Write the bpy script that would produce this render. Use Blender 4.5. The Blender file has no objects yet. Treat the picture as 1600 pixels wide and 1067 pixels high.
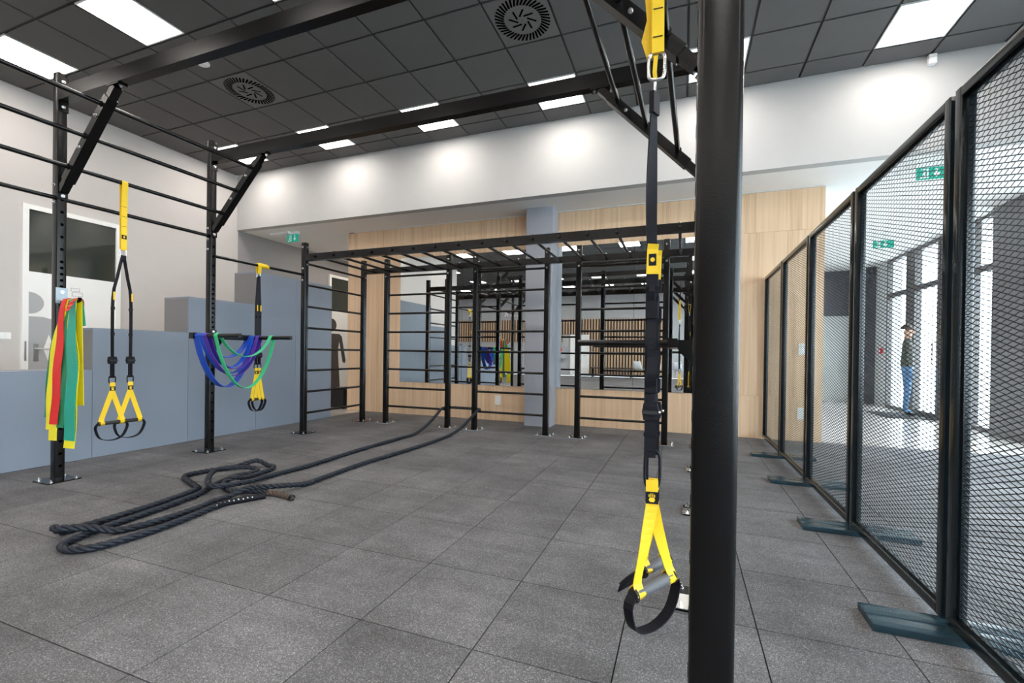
import bpy, math, random
from mathutils import Vector, Matrix
random.seed(7)
C = bpy.context.scene.collection
SC = bpy.context.scene
PI = math.pi

# ------------------------------------------------------------------ camera
CAM_H = 1.0746
def make_camera():
    yaw, pitch, roll = 0.335721, -0.005294, 0.013801
    cy, sy, cp, sp = math.cos(yaw), math.sin(yaw), math.cos(pitch), math.sin(pitch)
    fwd = Vector((-sy*cp, cy*cp, sp)); r0 = Vector((cy, sy, 0)); u0 = r0.cross(fwd)
    right = r0*math.cos(roll) + u0*math.sin(roll)
    up = u0*math.cos(roll) - r0*math.sin(roll)
    cam = bpy.data.cameras.new('camera'); o = bpy.data.objects.new('camera', cam); C.objects.link(o)
    m = Matrix((right, up, -fwd)).transposed().to_4x4(); m.translation = Vector((0, 0, CAM_H))
    o.matrix_world = m
    cam.sensor_width = 36.0; cam.sensor_fit = 'HORIZONTAL'; cam.lens = 669.187/1600*36
    cam.shift_x = -33.914/1600; cam.shift_y = 23.9/1600
    cam.clip_start = 0.02; cam.clip_end = 200
    SC.camera = o
make_camera()

# ------------------------------------------------------------------ world and exposure
LAMP = 9.5          # radiance of the ceiling panels
SKY = 6.0
def make_world():
    w = bpy.data.worlds.new('sky'); SC.world = w; w.use_nodes = True
    nt = w.node_tree; nt.nodes.clear()
    out = nt.nodes.new('ShaderNodeOutputWorld'); bg = nt.nodes.new('ShaderNodeBackground')
    bg.inputs[0].default_value = (0.80, 0.91, 1.0, 1); bg.inputs[1].default_value = SKY
    nt.links.new(bg.outputs[0], out.inputs[0])
make_world()
SC.view_settings.view_transform = 'Standard'
SC.view_settings.look = 'None'
SC.view_settings.gamma = 1.0
SC.view_settings.use_curve_mapping = False
SC.view_settings.exposure = 1.15
SC.cycles.max_bounces = 10
SC.cycles.diffuse_bounces = 5
SC.cycles.glossy_bounces = 5
SC.cycles.transparent_max_bounces = 16
SC.cycles.sample_clamp_indirect = 6.0
SC.cycles.caustics_reflective = False
SC.cycles.caustics_refractive = False
SC.cycles.use_denoising = True

# ------------------------------------------------------------------ materials
MATS = {}
def new_mat(name):
    m = bpy.data.materials.new(name); m.use_nodes = True
    nt = m.node_tree; b = nt.nodes['Principled BSDF']
    MATS[name] = m
    return m, nt, b
def lin(c):  # sRGB 0-255 -> linear
    return tuple(((v/255)/12.92 if v/255 <= 0.04045 else ((v/255+0.055)/1.055)**2.4) for v in c)
def plain(name, col, rough=0.5, metal=0.0, spec=0.5, bump=0.0, bscale=200.0, var=0.0, vscale=6.0, rvar=0.0):
    m, nt, b = new_mat(name)
    b.inputs['Roughness'].default_value = rough; b.inputs['Metallic'].default_value = metal
    b.inputs['Specular IOR Level'].default_value = spec
    b.inputs['Base Color'].default_value = (*col, 1)
    tc = nt.nodes.new('ShaderNodeTexCoord')
    n = nt.nodes.new('ShaderNodeTexNoise'); n.inputs['Scale'].default_value = vscale; n.inputs['Detail'].default_value = 5
    nt.links.new(tc.outputs['Object'], n.inputs['Vector'])
    mx = nt.nodes.new('ShaderNodeMix'); mx.data_type = 'RGBA'
    v = max(var, 0.03)
    mx.inputs[6].default_value = (*[c*(1-v) for c in col], 1); mx.inputs[7].default_value = (*[min(1, c*(1+v)) for c in col], 1)
    nt.links.new(n.outputs['Fac'], mx.inputs[0]); nt.links.new(mx.outputs[2], b.inputs['Base Color'])
    if rvar:
        mr = nt.nodes.new('ShaderNodeMapRange'); mr.inputs[1].default_value = 0.3; mr.inputs[2].default_value = 0.7
        mr.inputs[3].default_value = rough-rvar; mr.inputs[4].default_value = rough+rvar
        nt.links.new(n.outputs['Fac'], mr.inputs[0]); nt.links.new(mr.outputs[0], b.inputs['Roughness'])
    if bump:
        n2 = nt.nodes.new('ShaderNodeTexNoise'); n2.inputs['Scale'].default_value = bscale; n2.inputs['Detail'].default_value = 3
        nt.links.new(tc.outputs['Object'], n2.inputs['Vector'])
        bp = nt.nodes.new('ShaderNodeBump'); bp.inputs['Strength'].default_value = bump; bp.inputs['Distance'].default_value = 0.002
        nt.links.new(n2.outputs['Fac'], bp.inputs['Height']); nt.links.new(bp.outputs[0], b.inputs['Normal'])
    return m
def emissive(name, col, s):
    m, nt, b = new_mat(name)
    b.inputs['Base Color'].default_value = (*col, 1)
    b.inputs['Emission Color'].default_value = (*col, 1); b.inputs['Emission Strength'].default_value = s
    return m

plain('bulkhead_white_dimmed', (0.50, 0.495, 0.49), 0.7, spec=0.2)  # white face toned down in colour to offset the ceiling lamps' hot spots
plain('soffit_white_lifted', (0.86, 0.84, 0.82), 0.7, spec=0.2)  # underside of the same bulkhead; colour lightened in place of missing bounce light
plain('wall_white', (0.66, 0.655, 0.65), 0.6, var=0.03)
plain('wall_warm_grey', (0.55, 0.515, 0.495), 0.65, var=0.03)
plain('wall_grey', (0.42, 0.42, 0.43), 0.65)
plain('corridor_grey', (0.27, 0.255, 0.255), 0.65)
plain('wall_dark', (0.085, 0.085, 0.10), 0.6)
plain('white_paint', (0.85, 0.84, 0.82), 0.35)
plain('white_plastic', (0.85, 0.85, 0.85), 0.35)
plain('partition_grey', (0.215, 0.243, 0.296), 0.36, var=0.04, vscale=3)
plain('partition_side', (0.20, 0.19, 0.19), 0.45)
plain('column_grey', (0.35, 0.365, 0.41), 0.5)
plain('grey_print', (0.40, 0.40, 0.41), 0.5)
plain('dark_print', (0.075, 0.06, 0.055), 0.5)
plain('ceiling_tile', (0.112, 0.108, 0.107), 0.85, bump=0.3, bscale=120, var=0.08, vscale=4)
plain('ceiling_grid', (0.02, 0.02, 0.024), 0.6)
plain('vent_plate', (0.13, 0.13, 0.125), 0.6)
plain('black_matte', (0.008, 0.008, 0.008), 0.7)
plain('rig_black', (0.0045, 0.004, 0.0042), 0.22, spec=0.30, bump=0.12, bscale=500)
plain('rung_black', (0.004, 0.0038, 0.0038), 0.24, spec=0.35)
plain('steel', (0.72, 0.72, 0.72), 0.22, metal=1.0)
plain('brushed_steel', (0.55, 0.55, 0.54), 0.35, metal=1.0, bump=0.2, bscale=300)
plain('galvanised', (0.36, 0.42, 0.47), 0.45, metal=0.5)
plain('fence_paint', (0.009, 0.015, 0.019), 0.16, spec=0.5)
plain('fence_foot', (0.018, 0.046, 0.064), 0.2)
plain('mesh_wire', (0.006, 0.008, 0.010), 0.4, spec=0.25)
plain('strap_yellow', (0.90, 0.58, 0.012), 0.55, bump=0.4, bscale=900)
plain('strap_black', (0.006, 0.006, 0.010), 0.5, spec=0.2, bump=0.5, bscale=700)
plain('hole_black', (0.001, 0.001, 0.001), 0.9, spec=0.0)
plain('grip_rubber', (0.09, 0.09, 0.10), 0.5, bump=0.6, bscale=300)
plain('grip_black', (0.014, 0.013, 0.013), 0.6)
plain('rope_dark', (0.0085, 0.0115, 0.019), 0.5, spec=0.35, bump=0.4, bscale=260, var=0.35, vscale=9)
plain('rope_worn', (0.075, 0.048, 0.036), 0.7, bump=0.5, bscale=260, var=0.4, vscale=30)
plain('loop_blue', (0.008, 0.075, 0.52), 0.42, var=0.1)
plain('loop_purple', (0.075, 0.020, 0.34), 0.42, var=0.1)
plain('loop_green', (0.04, 0.52, 0.22), 0.42, var=0.1)
plain('band_yellow', (0.95, 0.80, 0.015), 0.35, var=0.06, bump=0.5, bscale=30)
plain('band_red', (0.80, 0.015, 0.012), 0.32, var=0.06, bump=0.5, bscale=30)
plain('band_green', (0.012, 0.21, 0.085), 0.32, var=0.08, bump=0.5, bscale=30)
plain('band_teal', (0.015, 0.36, 0.24), 0.28, var=0.08, bump=0.6, bscale=30)
emissive('exit_green', (0.0, 0.27, 0.19), 0.30)
plain('alarm_red', (0.75, 0.02, 0.02), 0.4)
plain('light_floor', (0.60, 0.56, 0.52), 0.12, var=0.08)
plain('pavement', (0.55, 0.55, 0.54), 0.8)
plain('facade_grey', (0.115, 0.105, 0.105), 0.4)
plain('skin', (0.55, 0.33, 0.24), 0.6)
plain('hair', (0.05, 0.03, 0.02), 0.7)
plain('chair_white', (0.70, 0.74, 0.78), 0.4)
plain('chair_wood', (0.45, 0.30, 0.18), 0.5)
plain('slat_back', (0.05, 0.045, 0.045), 0.8)
emissive('lamp_panel', (1.0, 0.935, 0.865), LAMP)
emissive('lamp_small', (1.0, 0.92, 0.80), 130)

def mat_mirror():
    m, nt, b = new_mat('mirror_glass')
    b.inputs['Base Color'].default_value = (0.83, 0.86, 0.86, 1); b.inputs['Metallic'].default_value = 1; b.inputs['Roughness'].default_value = 0.0
mat_mirror()
def mat_glass(name, tint, gl):
    m, nt, b = new_mat(name); nt.nodes.remove(b)
    out = nt.nodes['Material Output']
    t = nt.nodes.new('ShaderNodeBsdfTransparent'); t.inputs[0].default_value = (*tint, 1)
    g = nt.nodes.new('ShaderNodeBsdfGlossy'); g.inputs['Roughness'].default_value = 0.02
    lw = nt.nodes.new('ShaderNodeLayerWeight'); lw.inputs[0].default_value = 0.5
    pw = nt.nodes.new('ShaderNodeMath'); pw.operation = 'POWER'; pw.inputs[1].default_value = 4.0
    fr = nt.nodes.new('ShaderNodeMath'); fr.operation = 'MULTIPLY_ADD'; fr.inputs[1].default_value = gl; fr.inputs[2].default_value = 0.03
    nt.links.new(lw.outputs['Facing'], pw.inputs[0]); nt.links.new(pw.outputs[0], fr.inputs[0])
    mx = nt.nodes.new('ShaderNodeMixShader')
    nt.links.new(fr.outputs[0], mx.inputs[0]); nt.links.new(t.outputs[0], mx.inputs[1]); nt.links.new(g.outputs[0], mx.inputs[2])
    nt.links.new(mx.outputs[0], out.inputs[0])
mat_glass('window_glass', (0.95, 0.975, 0.975), 0.45)
def mat_darkglass():
    m, nt, b = new_mat('dark_glass')
    b.inputs['Base Color'].default_value = (0.035, 0.040, 0.033, 1); b.inputs['Roughness'].default_value = 0.03
    b.inputs['Specular IOR Level'].default_value = 0.9
mat_darkglass()

def mat_rubber():
    m, nt, b = new_mat('rubber_tile')
    tc = nt.nodes.new('ShaderNodeTexCoord'); oi = nt.nodes.new('ShaderNodeObjectInfo')
    geo = nt.nodes.new('ShaderNodeNewGeometry')
    fine = nt.nodes.new('ShaderNodeTexVoronoi'); fine.inputs['Scale'].default_value = 340
    sep = nt.nodes.new('ShaderNodeSeparateColor'); nt.links.new(fine.outputs['Color'], sep.inputs[0])
    big = nt.nodes.new('ShaderNodeTexNoise'); big.inputs['Scale'].default_value = 1.6; big.inputs['Detail'].default_value = 6; big.inputs['Roughness'].default_value = 0.65
    streak = nt.nodes.new('ShaderNodeTexNoise'); streak.inputs['Scale'].default_value = 2.2; streak.inputs['Detail'].default_value = 5
    mp = nt.nodes.new('ShaderNodeMapping'); mp.inputs['Scale'].default_value = (0.7, 5.0, 1); mp.inputs['Rotation'].default_value = (0, 0, 0.5)
    nt.links.new(geo.outputs['Position'], fine.inputs['Vector']); nt.links.new(geo.outputs['Position'], big.inputs['Vector'])
    nt.links.new(geo.outputs['Position'], mp.inputs['Vector']); nt.links.new(mp.outputs[0], streak.inputs['Vector'])
    r1 = nt.nodes.new('ShaderNodeValToRGB'); e = r1.color_ramp.elements
    e[0].position = 0.0; e[0].color = (0.052, 0.051, 0.052, 1); e[1].position = 1.0; e[1].color = (0.235, 0.232, 0.240, 1)
    e2 = r1.color_ramp.elements.new(0.62); e2.color = (0.098, 0.096, 0.099, 1)
    e2 = r1.color_ramp.elements.new(0.88); e2.color = (0.128, 0.125, 0.129, 1)
    nt.links.new(sep.outputs[0], r1.inputs[0])
    def ramp(src, a, c):
        mr = nt.nodes.new('ShaderNodeMapRange'); mr.inputs[1].default_value = 0.3; mr.inputs[2].default_value = 0.7
        mr.inputs[3].default_value = a; mr.inputs[4].default_value = c; nt.links.new(src, mr.inputs[0]); return mr.outputs[0]
    def mul(a, c):
        n = nt.nodes.new('ShaderNodeMath'); n.operation = 'MULTIPLY'; nt.links.new(a, n.inputs[0]); nt.links.new(c, n.inputs[1]); return n.outputs[0]
    k = mul(mul(ramp(big.outputs['Fac'], 0.84, 1.82), ramp(streak.outputs['Fac'], 0.88, 1.14)), ramp(oi.outputs['Random'], 0.94, 1.06))
    vm = nt.nodes.new('ShaderNodeVectorMath'); vm.operation = 'SCALE'
    nt.links.new(r1.outputs[0], vm.inputs[0]); nt.links.new(k, vm.inputs['Scale'])
    nt.links.new(vm.outputs[0], b.inputs['Base Color'])
    b.inputs['Roughness'].default_value = 0.7; b.inputs['Specular IOR Level'].default_value = 0.3
    bp = nt.nodes.new('ShaderNodeBump'); bp.inputs['Strength'].default_value = 0.06; bp.inputs['Distance'].default_value = 0.001
    nt.links.new(sep.outputs[0], bp.inputs['Height']); nt.links.new(bp.outputs[0], b.inputs['Normal'])
mat_rubber()
plain('floor_gap', (0.012, 0.012, 0.013), 0.9)

def mat_wood(name, c0, c1, c2, axis_scale=(26, 26, 0.5), rough=0.42):
    m, nt, b = new_mat(name)
    geo = nt.nodes.new('ShaderNodeNewGeometry'); oi = nt.nodes.new('ShaderNodeObjectInfo')
    mp = nt.nodes.new('ShaderNodeMapping'); mp.inputs['Scale'].default_value = axis_scale
    add = nt.nodes.new('ShaderNodeVectorMath'); add.operation = 'ADD'
    nt.links.new(geo.outputs['Position'], add.inputs[0])
    sc = nt.nodes.new('ShaderNodeVectorMath'); sc.operation = 'SCALE'; sc.inputs[0].default_value = (3.1, 0, 9.7)
    nt.links.new(oi.outputs['Random'], sc.inputs['Scale']); nt.links.new(sc.outputs[0], add.inputs[1])
    nt.links.new(add.outputs[0], mp.inputs['Vector'])
    n = nt.nodes.new('ShaderNodeTexNoise'); n.inputs['Scale'].default_value = 1.0; n.inputs['Detail'].default_value = 7; n.inputs['Roughness'].default_value = 0.62
    n.inputs['Distortion'].default_value = 0.15
    nt.links.new(mp.outputs[0], n.inputs['Vector'])
    r = nt.nodes.new('ShaderNodeValToRGB'); e = r.color_ramp.elements
    e[0].position = 0.30; e[0].color = (*c0, 1); e[1].position = 0.72; e[1].color = (*c2, 1)
    k = r.color_ramp.elements.new(0.5); k.color = (*c1, 1)
    nt.links.new(n.outputs['Fac'], r.inputs[0]); nt.links.new(r.outputs[0], b.inputs['Base Color'])
    b.inputs['Roughness'].default_value = rough
mat_wood('oak', (0.60, 0.385, 0.225), (0.74, 0.51, 0.325), (0.80, 0.58, 0.39))
mat_wood('slat_oak', (0.42, 0.26, 0.15), (0.55, 0.36, 0.22), (0.62, 0.43, 0.28))
def mat_clothes():
    m, nt, b = new_mat('clothes')
    tc = nt.nodes.new('ShaderNodeTexCoord'); s = nt.nodes.new('ShaderNodeSeparateXYZ'); nt.links.new(tc.outputs['Object'], s.inputs[0])
    r = nt.nodes.new('ShaderNodeValToRGB'); r.color_ramp.interpolation = 'CONSTANT'; e = r.color_ramp.elements
    e[0].position = 0; e[0].color = (0.015, 0.015, 0.015, 1)
    e[1].position = 0.04; e[1].color = (0.10, 0.20, 0.36, 1)
    k = e.new(0.47); k.color = (0.055, 0.058, 0.045, 1); k = e.new(0.735); k.color = (0.50, 0.30, 0.22, 1)
    mr = nt.nodes.new('ShaderNodeMath'); mr.operation = 'DIVIDE'; mr.inputs[1].default_value = 2.0
    nt.links.new(s.outputs[2], mr.inputs[0]); nt.links.new(mr.outputs[0], r.inputs[0]); nt.links.new(r.outputs[0], b.inputs['Base Color'])
    b.inputs['Roughness'].default_value = 0.8
mat_clothes()

# ------------------------------------------------------------------ mesh helpers
ORG = {}     # world origin of each object built here
class MB:
    def __init__(self): self.v = []; self.f = []; self.sm = []
    def add(self, vs, fs, smooth=False):
        n = len(self.v); self.v += [tuple(p) for p in vs]
        for q in fs: self.f.append(tuple(n+i for i in q)); self.sm.append(smooth)
        return self
    def box(self, x0, x1, y0, y1, z0, z1):
        vs = [(x, y, z) for x in (x0, x1) for y in (y0, y1) for z in (z0, z1)]
        return self.add(vs, [(0, 1, 3, 2), (4, 6, 7, 5), (0, 4, 5, 1), (2, 3, 7, 6), (0, 2, 6, 4), (1, 5, 7, 3)])
    def cbox(self, c, s):
        return self.box(c[0]-s[0]/2, c[0]+s[0]/2, c[1]-s[1]/2, c[1]+s[1]/2, c[2]-s[2]/2, c[2]+s[2]/2)
    def rbar(self, x0, x1, y0, y1, z0, z1, r=0.006, axis=2):
        # bar with rounded long edges along an axis
        a, b_ = [i for i in range(3) if i != axis]
        lo = (x0, y0, z0); hi = (x1, y1, z1)
        prof = []
        for (cx, cy, a0) in ((hi[a]-r, hi[b_]-r, 0), (lo[a]+r, hi[b_]-r, 90), (lo[a]+r, lo[b_]+r, 180), (hi[a]-r, lo[b_]+r, 270)):
            for k in range(4):
                t = math.radians(a0+k*30); prof.append((cx+r*math.cos(t), cy+r*math.sin(t)))
        n = len(prof); vs = []
        for e in (lo[axis], hi[axis]):
            for p in prof:
                q = [0, 0, 0]; q[a] = p[0]; q[b_] = p[1]; q[axis] = e; vs.append(q)
        fs = [(i, (i+1) % n, n+(i+1) % n, n+i) for i in range(n)]
        self.add(vs, fs, True); self.add(vs[:n], [tuple(range(n-1, -1, -1))]); self.add(vs[n:], [tuple(range(n))])
        return self
    def bar(self, p0, p1, w, h, up=(0, 0, 1)):
        p0 = Vector(p0); p1 = Vector(p1); d = (p1-p0).normalized(); u = Vector(up)
        s = d.cross(u).normalized(); u = s.cross(d).normalized()
        vs = []
        for p in (p0, p1):
            for a, b_ in ((-1, -1), (1, -1), (1, 1), (-1, 1)): vs.append(p+s*(a*w/2)+u*(b_*h/2))
        return self.add(vs, [(3, 2, 1, 0), (4, 5, 6, 7), (0, 1, 5, 4), (1, 2, 6, 5), (2, 3, 7, 6), (3, 0, 4, 7)])
    def tube(self, path, r, n=10, closed=False, caps=True):
        P = [Vector(p) for p in path]; m = len(P); rs = r if isinstance(r, (list, tuple)) else [r]*m
        vs = []; prev = None
        for i, p in enumerate(P):
            if closed: t = P[(i+1) % m]-P[i-1]
            else: t = P[min(i+1, m-1)]-P[max(i-1, 0)]
            t.normalize()
            if prev is None:
                a = Vector((0, 0, 1)) if abs(t.z) < 0.9 else Vector((1, 0, 0)); s = t.cross(a).normalized()
            else:
                s = (prev - t*prev.dot(t)).normalized()
            prev = s; u = t.cross(s)
            for k in range(n):
                a = 2*PI*k/n; vs.append(p+s*(rs[i]*math.cos(a))+u*(rs[i]*math.sin(a)))
        fs = []
        for i in range(m if closed else m-1):
            j = (i+1) % m
            for k in range(n): fs.append((i*n+k, i*n+(k+1) % n, j*n+(k+1) % n, j*n+k))
        self.add(vs, fs, True)
        if caps and not closed:
            self.add(vs[:n], [tuple(range(n-1, -1, -1))]); self.add(vs[-n:], [tuple(range(n))])
        return self
    def ribbon(self, path, wdir, w, t, closed=False):
        P = [Vector(p) for p in path]; m = len(P); vs = []
        for i, p in enumerate(P):
            if closed: tg = P[(i+1) % m]-P[i-1]
            else: tg = P[min(i+1, m-1)]-P[max(i-1, 0)]
            tg.normalize()
            wd = Vector(wdir[i] if isinstance(wdir, list) else wdir).normalized()
            wd = (wd-tg*wd.dot(tg)).normalized(); nn = tg.cross(wd)
            ww = w[i] if isinstance(w, list) else w
            for a, b_ in ((-1, -1), (1, -1), (1, 1), (-1, 1)): vs.append(p+wd*(a*ww/2)+nn*(b_*t/2))
        fs = []
        for i in range(m if closed else m-1):
            j = (i+1) % m
            for k in range(4): fs.append((i*4+k, i*4+(k+1) % 4, j*4+(k+1) % 4, j*4+k))
        if not closed: fs += [(3, 2, 1, 0), tuple(len(vs)-4+k for k in range(4))]
        return self.add(vs, fs)
    def disc(self, c, nrm, r, h, n=12, r2=None):
        c = Vector(c); nrm = Vector(nrm).normalized(); r2 = r if r2 is None else r2
        a = Vector((0, 0, 1)) if abs(nrm.z) < 0.9 else Vector((1, 0, 0)); s = nrm.cross(a).normalized(); u = nrm.cross(s)
        vs = [c+s*(r*math.cos(2*PI*k/n))+u*(r*math.sin(2*PI*k/n)) for k in range(n)]
        vs += [c+nrm*h+s*(r2*math.cos(2*PI*k/n))+u*(r2*math.sin(2*PI*k/n)) for k in range(n)]
        self.add(vs, [(k, (k+1) % n, n+(k+1) % n, n+k) for k in range(n)] + [tuple(range(n-1, -1, -1)), tuple(range(n, 2*n))])
        return self
    def prism(self, poly, o, ax, ay, nrm, h):
        o = Vector(o); ax = Vector(ax); ay = Vector(ay); nrm = Vector(nrm); n = len(poly)
        vs = [o+ax*p[0]+ay*p[1] for p in poly]; vs += [p+nrm*h for p in vs]
        return self.add(vs, [(k, (k+1) % n, n+(k+1) % n, n+k) for k in range(n)] + [tuple(range(n-1, -1, -1)), tuple(range(n, 2*n))])
    def mesh(self, name, mat, org=(0, 0, 0)):
        o = Vector(org); me = bpy.data.meshes.new(name)
        me.from_pydata([tuple(Vector(p)-o) for p in self.v], [], self.f)
        me.polygons.foreach_set('use_smooth', self.sm)
        me.materials.append(MATS[mat]); me.update()
        import bmesh
        bm = bmesh.new(); bm.from_mesh(me); bmesh.ops.recalc_face_normals(bm, faces=bm.faces); bm.to_mesh(me); bm.free()
        return me
    def build(self, name, mat, parent=None, label=None, cat=None, group=None, kind=None, org=None):
        if parent is not None: org = ORG[parent.name]
        elif org is None:
            xs = [p[0] for p in self.v]; ys = [p[1] for p in self.v]; zs = [p[2] for p in self.v]
            org = ((min(xs)+max(xs))/2, (min(ys)+max(ys))/2, min(zs))
        ob = bpy.data.objects.new(name, self.mesh(name, mat, org)); C.objects.link(ob)
        ORG[ob.name] = tuple(org)
        if parent is not None: ob.parent = parent
        else: ob.location = org
        return tag(ob, label, cat, group, kind)
def tag(o, label=None, cat=None, group=None, kind=None):
    if label: o['label'] = label
    if cat: o['category'] = cat
    if group: o['group'] = group
    if kind: o['kind'] = kind
    return o
def thing(name, loc, label, cat, group=None, kind=None):
    o = bpy.data.objects.new(name, None); C.objects.link(o); o.location = loc; ORG[o.name] = tuple(loc)
    o.empty_display_size = 0.1
    return tag(o, label, cat, group, kind)
def inst(name, me, loc, parent=None, rot=None):
    """one object of shared mesh data at a world position"""
    o = bpy.data.objects.new(name, me); C.objects.link(o)
    if parent is not None:
        o.parent = parent; o.location = Vector(loc)-Vector(ORG[parent.name])
    else: o.location = loc
    if rot: o.rotation_euler = rot
    ORG[o.name] = tuple(loc)
    return o
def spline(pts, step=0.03, closed=False):
    """Catmull-Rom through points, resampled"""
    P = [Vector(p) for p in pts]; n = len(P); out = []
    rng = range(n if closed else n-1)
    for i in rng:
        if closed: a, b_, c, d = P[i-1], P[i], P[(i+1) % n], P[(i+2) % n]
        else: a, b_, c, d = P[max(i-1, 0)], P[i], P[i+1], P[min(i+2, n-1)]
        k = max(2, int((c-b_).length/step))
        for s in range(k):
            t = s/k
            out.append(0.5*((2*b_)+(c-a)*t+(2*a-5*b_+4*c-d)*t*t+(3*b_-a-3*c+d)*t**3))
    if not closed: out.append(P[-1])
    return out

# ================================================================== SETTING
HC = 4.274          # gym ceiling
HS = 3.28           # lower ceiling over the back strip, corridor and lobby
YS = 5.63           # face of the bulkhead
YW = 6.36           # oak wall and mirrors
XL = -7.77          # wall with the tall doors
XF = 4.33           # glazed facade
YR = -9.2           # rear wall
XP = -5.45          # front of the stepped partition

# ---- floor
fl = MB().box(-14.0, XF, YR, YW+0.03, -0.06, -0.008).build('floor', 'floor_gap', org=(0, 0, 0), label='dark grey speckled rubber tile floor of the gym', cat='floor', kind='structure')
me = MB().box(-0.2475, 0.2475, -0.2475, 0.2475, -0.02, 0.0).mesh('tile', 'rubber_tile')
rest = MB()
for i in range(-29, 9):
    for j in range(-22, 11):
        x0 = 0.292+0.5*i; y0 = 1.395+0.5*j; cx = x0+0.25; cy = y0+0.25
        if x0 >= XF-0.02 or y0 < YR-0.1: continue
        if x0 < XP-0.45 and y0 > -1.2: continue
        if XP-0.45 < x0 < XP-0.0 and y0 > -1.2:
            # cut tile along the partition
            w0 = XP-0.06; rest.box(w0, x0+0.498, y0+0.002, min(y0+0.498, YW), -0.02, 0); continue
        seen = y0 > 0.8 and (cx/cy if cy > 0 else 9) < 0.75 and x0+0.5 < XF
        if seen and x0+0.5 <= XF and j <= 9:
            inst('tile', me, (cx, cy, 0), fl)
        else:
            rest.box(x0+0.002, min(x0+0.498, XF), max(y0+0.002, YR), min(y0+0.498, YW+0.02), -0.02, 0)
rest.build('tile_field', 'rubber_tile', fl, kind='stuff')
# light floors of corridor and lobby
MB().box(-14.0, XP-0.06, -1.2, 10.0, -0.05, -0.002).build('floor_corridor', 'light_floor', label='pale polished corridor floor behind the stepped partition', cat='floor', kind='structure')
MB().box(XP-0.06, XF+0.1, YW+0.03, 13.0, -0.05, -0.001).build('floor_lobby', 'light_floor', label='pale polished lobby floor beyond the mesh fence', cat='floor', kind='structure')

# ---- ceiling
ce = MB().box(-14.0, XF, YR, YS, HC+0.012, HC+0.08).build('ceiling', 'ceiling_grid', org=(0, 0, HC), label='dark suspended ceiling with square tiles and black grid', cat='ceiling', kind='structure')
LX = [-12.6, -10.8, -9.0, -7.2, -5.4, -3.6, -1.8, 0.0, 1.8]
LY = [4.74, 2.34, -0.06, -2.46, -4.86, -7.26]
lamp_cells = {(round(x, 2), round(y, 2)) for x in LX for y in LY}
vent_cells = {(-5.4, 3.54), (-1.8, 3.54)}
cme = MB().box(-0.288, 0.288, -0.288, 0.288, -0.0, 0.014).mesh('ceiling_tile', 'ceiling_tile')
crest = MB()
for i in range(-24, 8):
    for j in range(-25, 2):
        x0 = round(0.6*i, 2); y0 = round(4.74+0.6*j, 2)
        if (x0, y0) in lamp_cells or (x0, y0) in vent_cells: continue
        if x0 < -14 or y0+0.6 < YR: continue
        a0, a1, b0, b1 = max(x0, -14)+0.012, min(x0+0.6, XF)-0.012, max(y0, YR)+0.012, min(y0+0.6, YS)-0.012
        if x0 < -7.75 and y0 > -1: a0 = max(a0, XL)
        if a1-a0 < 0.02 or b1-b0 < 0.02: continue
        full = a1-a0 > 0.57 and b1-b0 > 0.57
        if y0 > 1.2 and -7.9 < x0 < 4.0:
            if full: inst('ceiling_tile', cme, (x0+0.3, y0+0.3, HC), ce)
            else: MB().box(a0, a1, b0, b1, HC, HC+0.014).build('ceiling_tile', 'ceiling_tile', ce)
        else: crest.box(a0, a1, b0, b1, HC, HC+0.014)
crest.build('ceiling_tile_field', 'ceiling_tile', ce, kind='stuff')

# ---- walls
MB().box(XL-0.2, XL, YS+0.02, 10.0, 0, HS).build('wall_left_corridor', 'corridor_grey', label='darker grey corridor wall under the bulkhead', cat='wall', kind='structure')
MB().box(XL-0.2, XL, -1.0, YS+0.02, 0, HC).build('wall_left', 'wall_warm_grey', label='warm grey plaster wall with the tall white doors', cat='wall', kind='structure')
MB().box(XL-6.3, XL-0.2, -1.0, -0.8, 0, HC).build('wall_recess', 'wall_grey', label='grey wall closing the recess behind the tall doors', cat='wall', kind='structure')
MB().box(-14.2, -14.0, YR, -0.8, 0, HC).build('wall_far_side', 'wall_grey', label='grey end wall of the rear exercise area', cat='wall', kind='structure')
MB().box(XL, XF+1.0, YS+0.12, 13.0, HS, HS+0.1).build('ceiling_soffit', 'soffit_white_lifted', label='white lower ceiling over the oak wall, corridor and lobby', cat='ceiling', kind='structure')
MB().box(XL, XF+1.0, YS, YS+0.12, HS, HC+0.08).build('wall_bulkhead', 'bulkhead_white_dimmed', label='white bulkhead wall above the oak wall', cat='wall', kind='structure')
bw = MB().box(-5.88, 1.66, YW+0.02, YW+0.16, 0, HS).build('wall_back', 'slat_back', org=(-2, YW, 0), label='light oak panelled wall carrying the mirrors', cat='wall', kind='structure')
def panels(xs, zs):
    for a, b_ in zip(xs[:-1], xs[1:]):
        for c, d in zip(zs[:-1], zs[1:]):
            MB().box(a+0.0012, b_-0.0012, YW, YW+0.02, c+0.0012, d-0.0012).build('wood_panel', 'oak', bw)
panels([-5.88, -4.72], [0, 3.2655])
panels([-4.72, -3.50, -2.27], [0, 0.565]); panels([-4.72, -3.50, -2.27], [2.735, 3.2655])
panels([-1.85, -0.69, 0.42], [0, 0.565]); panels([-1.85, -0.69, 0.42], [2.735, 3.2655])
panels([0.42, 1.68], [0, 0.565, 2.735, 3.2655])
MB().box(-5.75, 1.66, YW-0.012, YW+0.02, HS-0.012, HS-0.002).build('trim_1', 'white_paint', label='thin white shadow-gap strip along the top of the oak wall', cat='trim', kind='structure')
MB().box(-5.88, -5.70, YW+0.16, 10.0, 0, HS).build('wall_corridor', 'wall_white', label='corridor wall behind the oak panelling', cat='wall', kind='structure')
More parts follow.
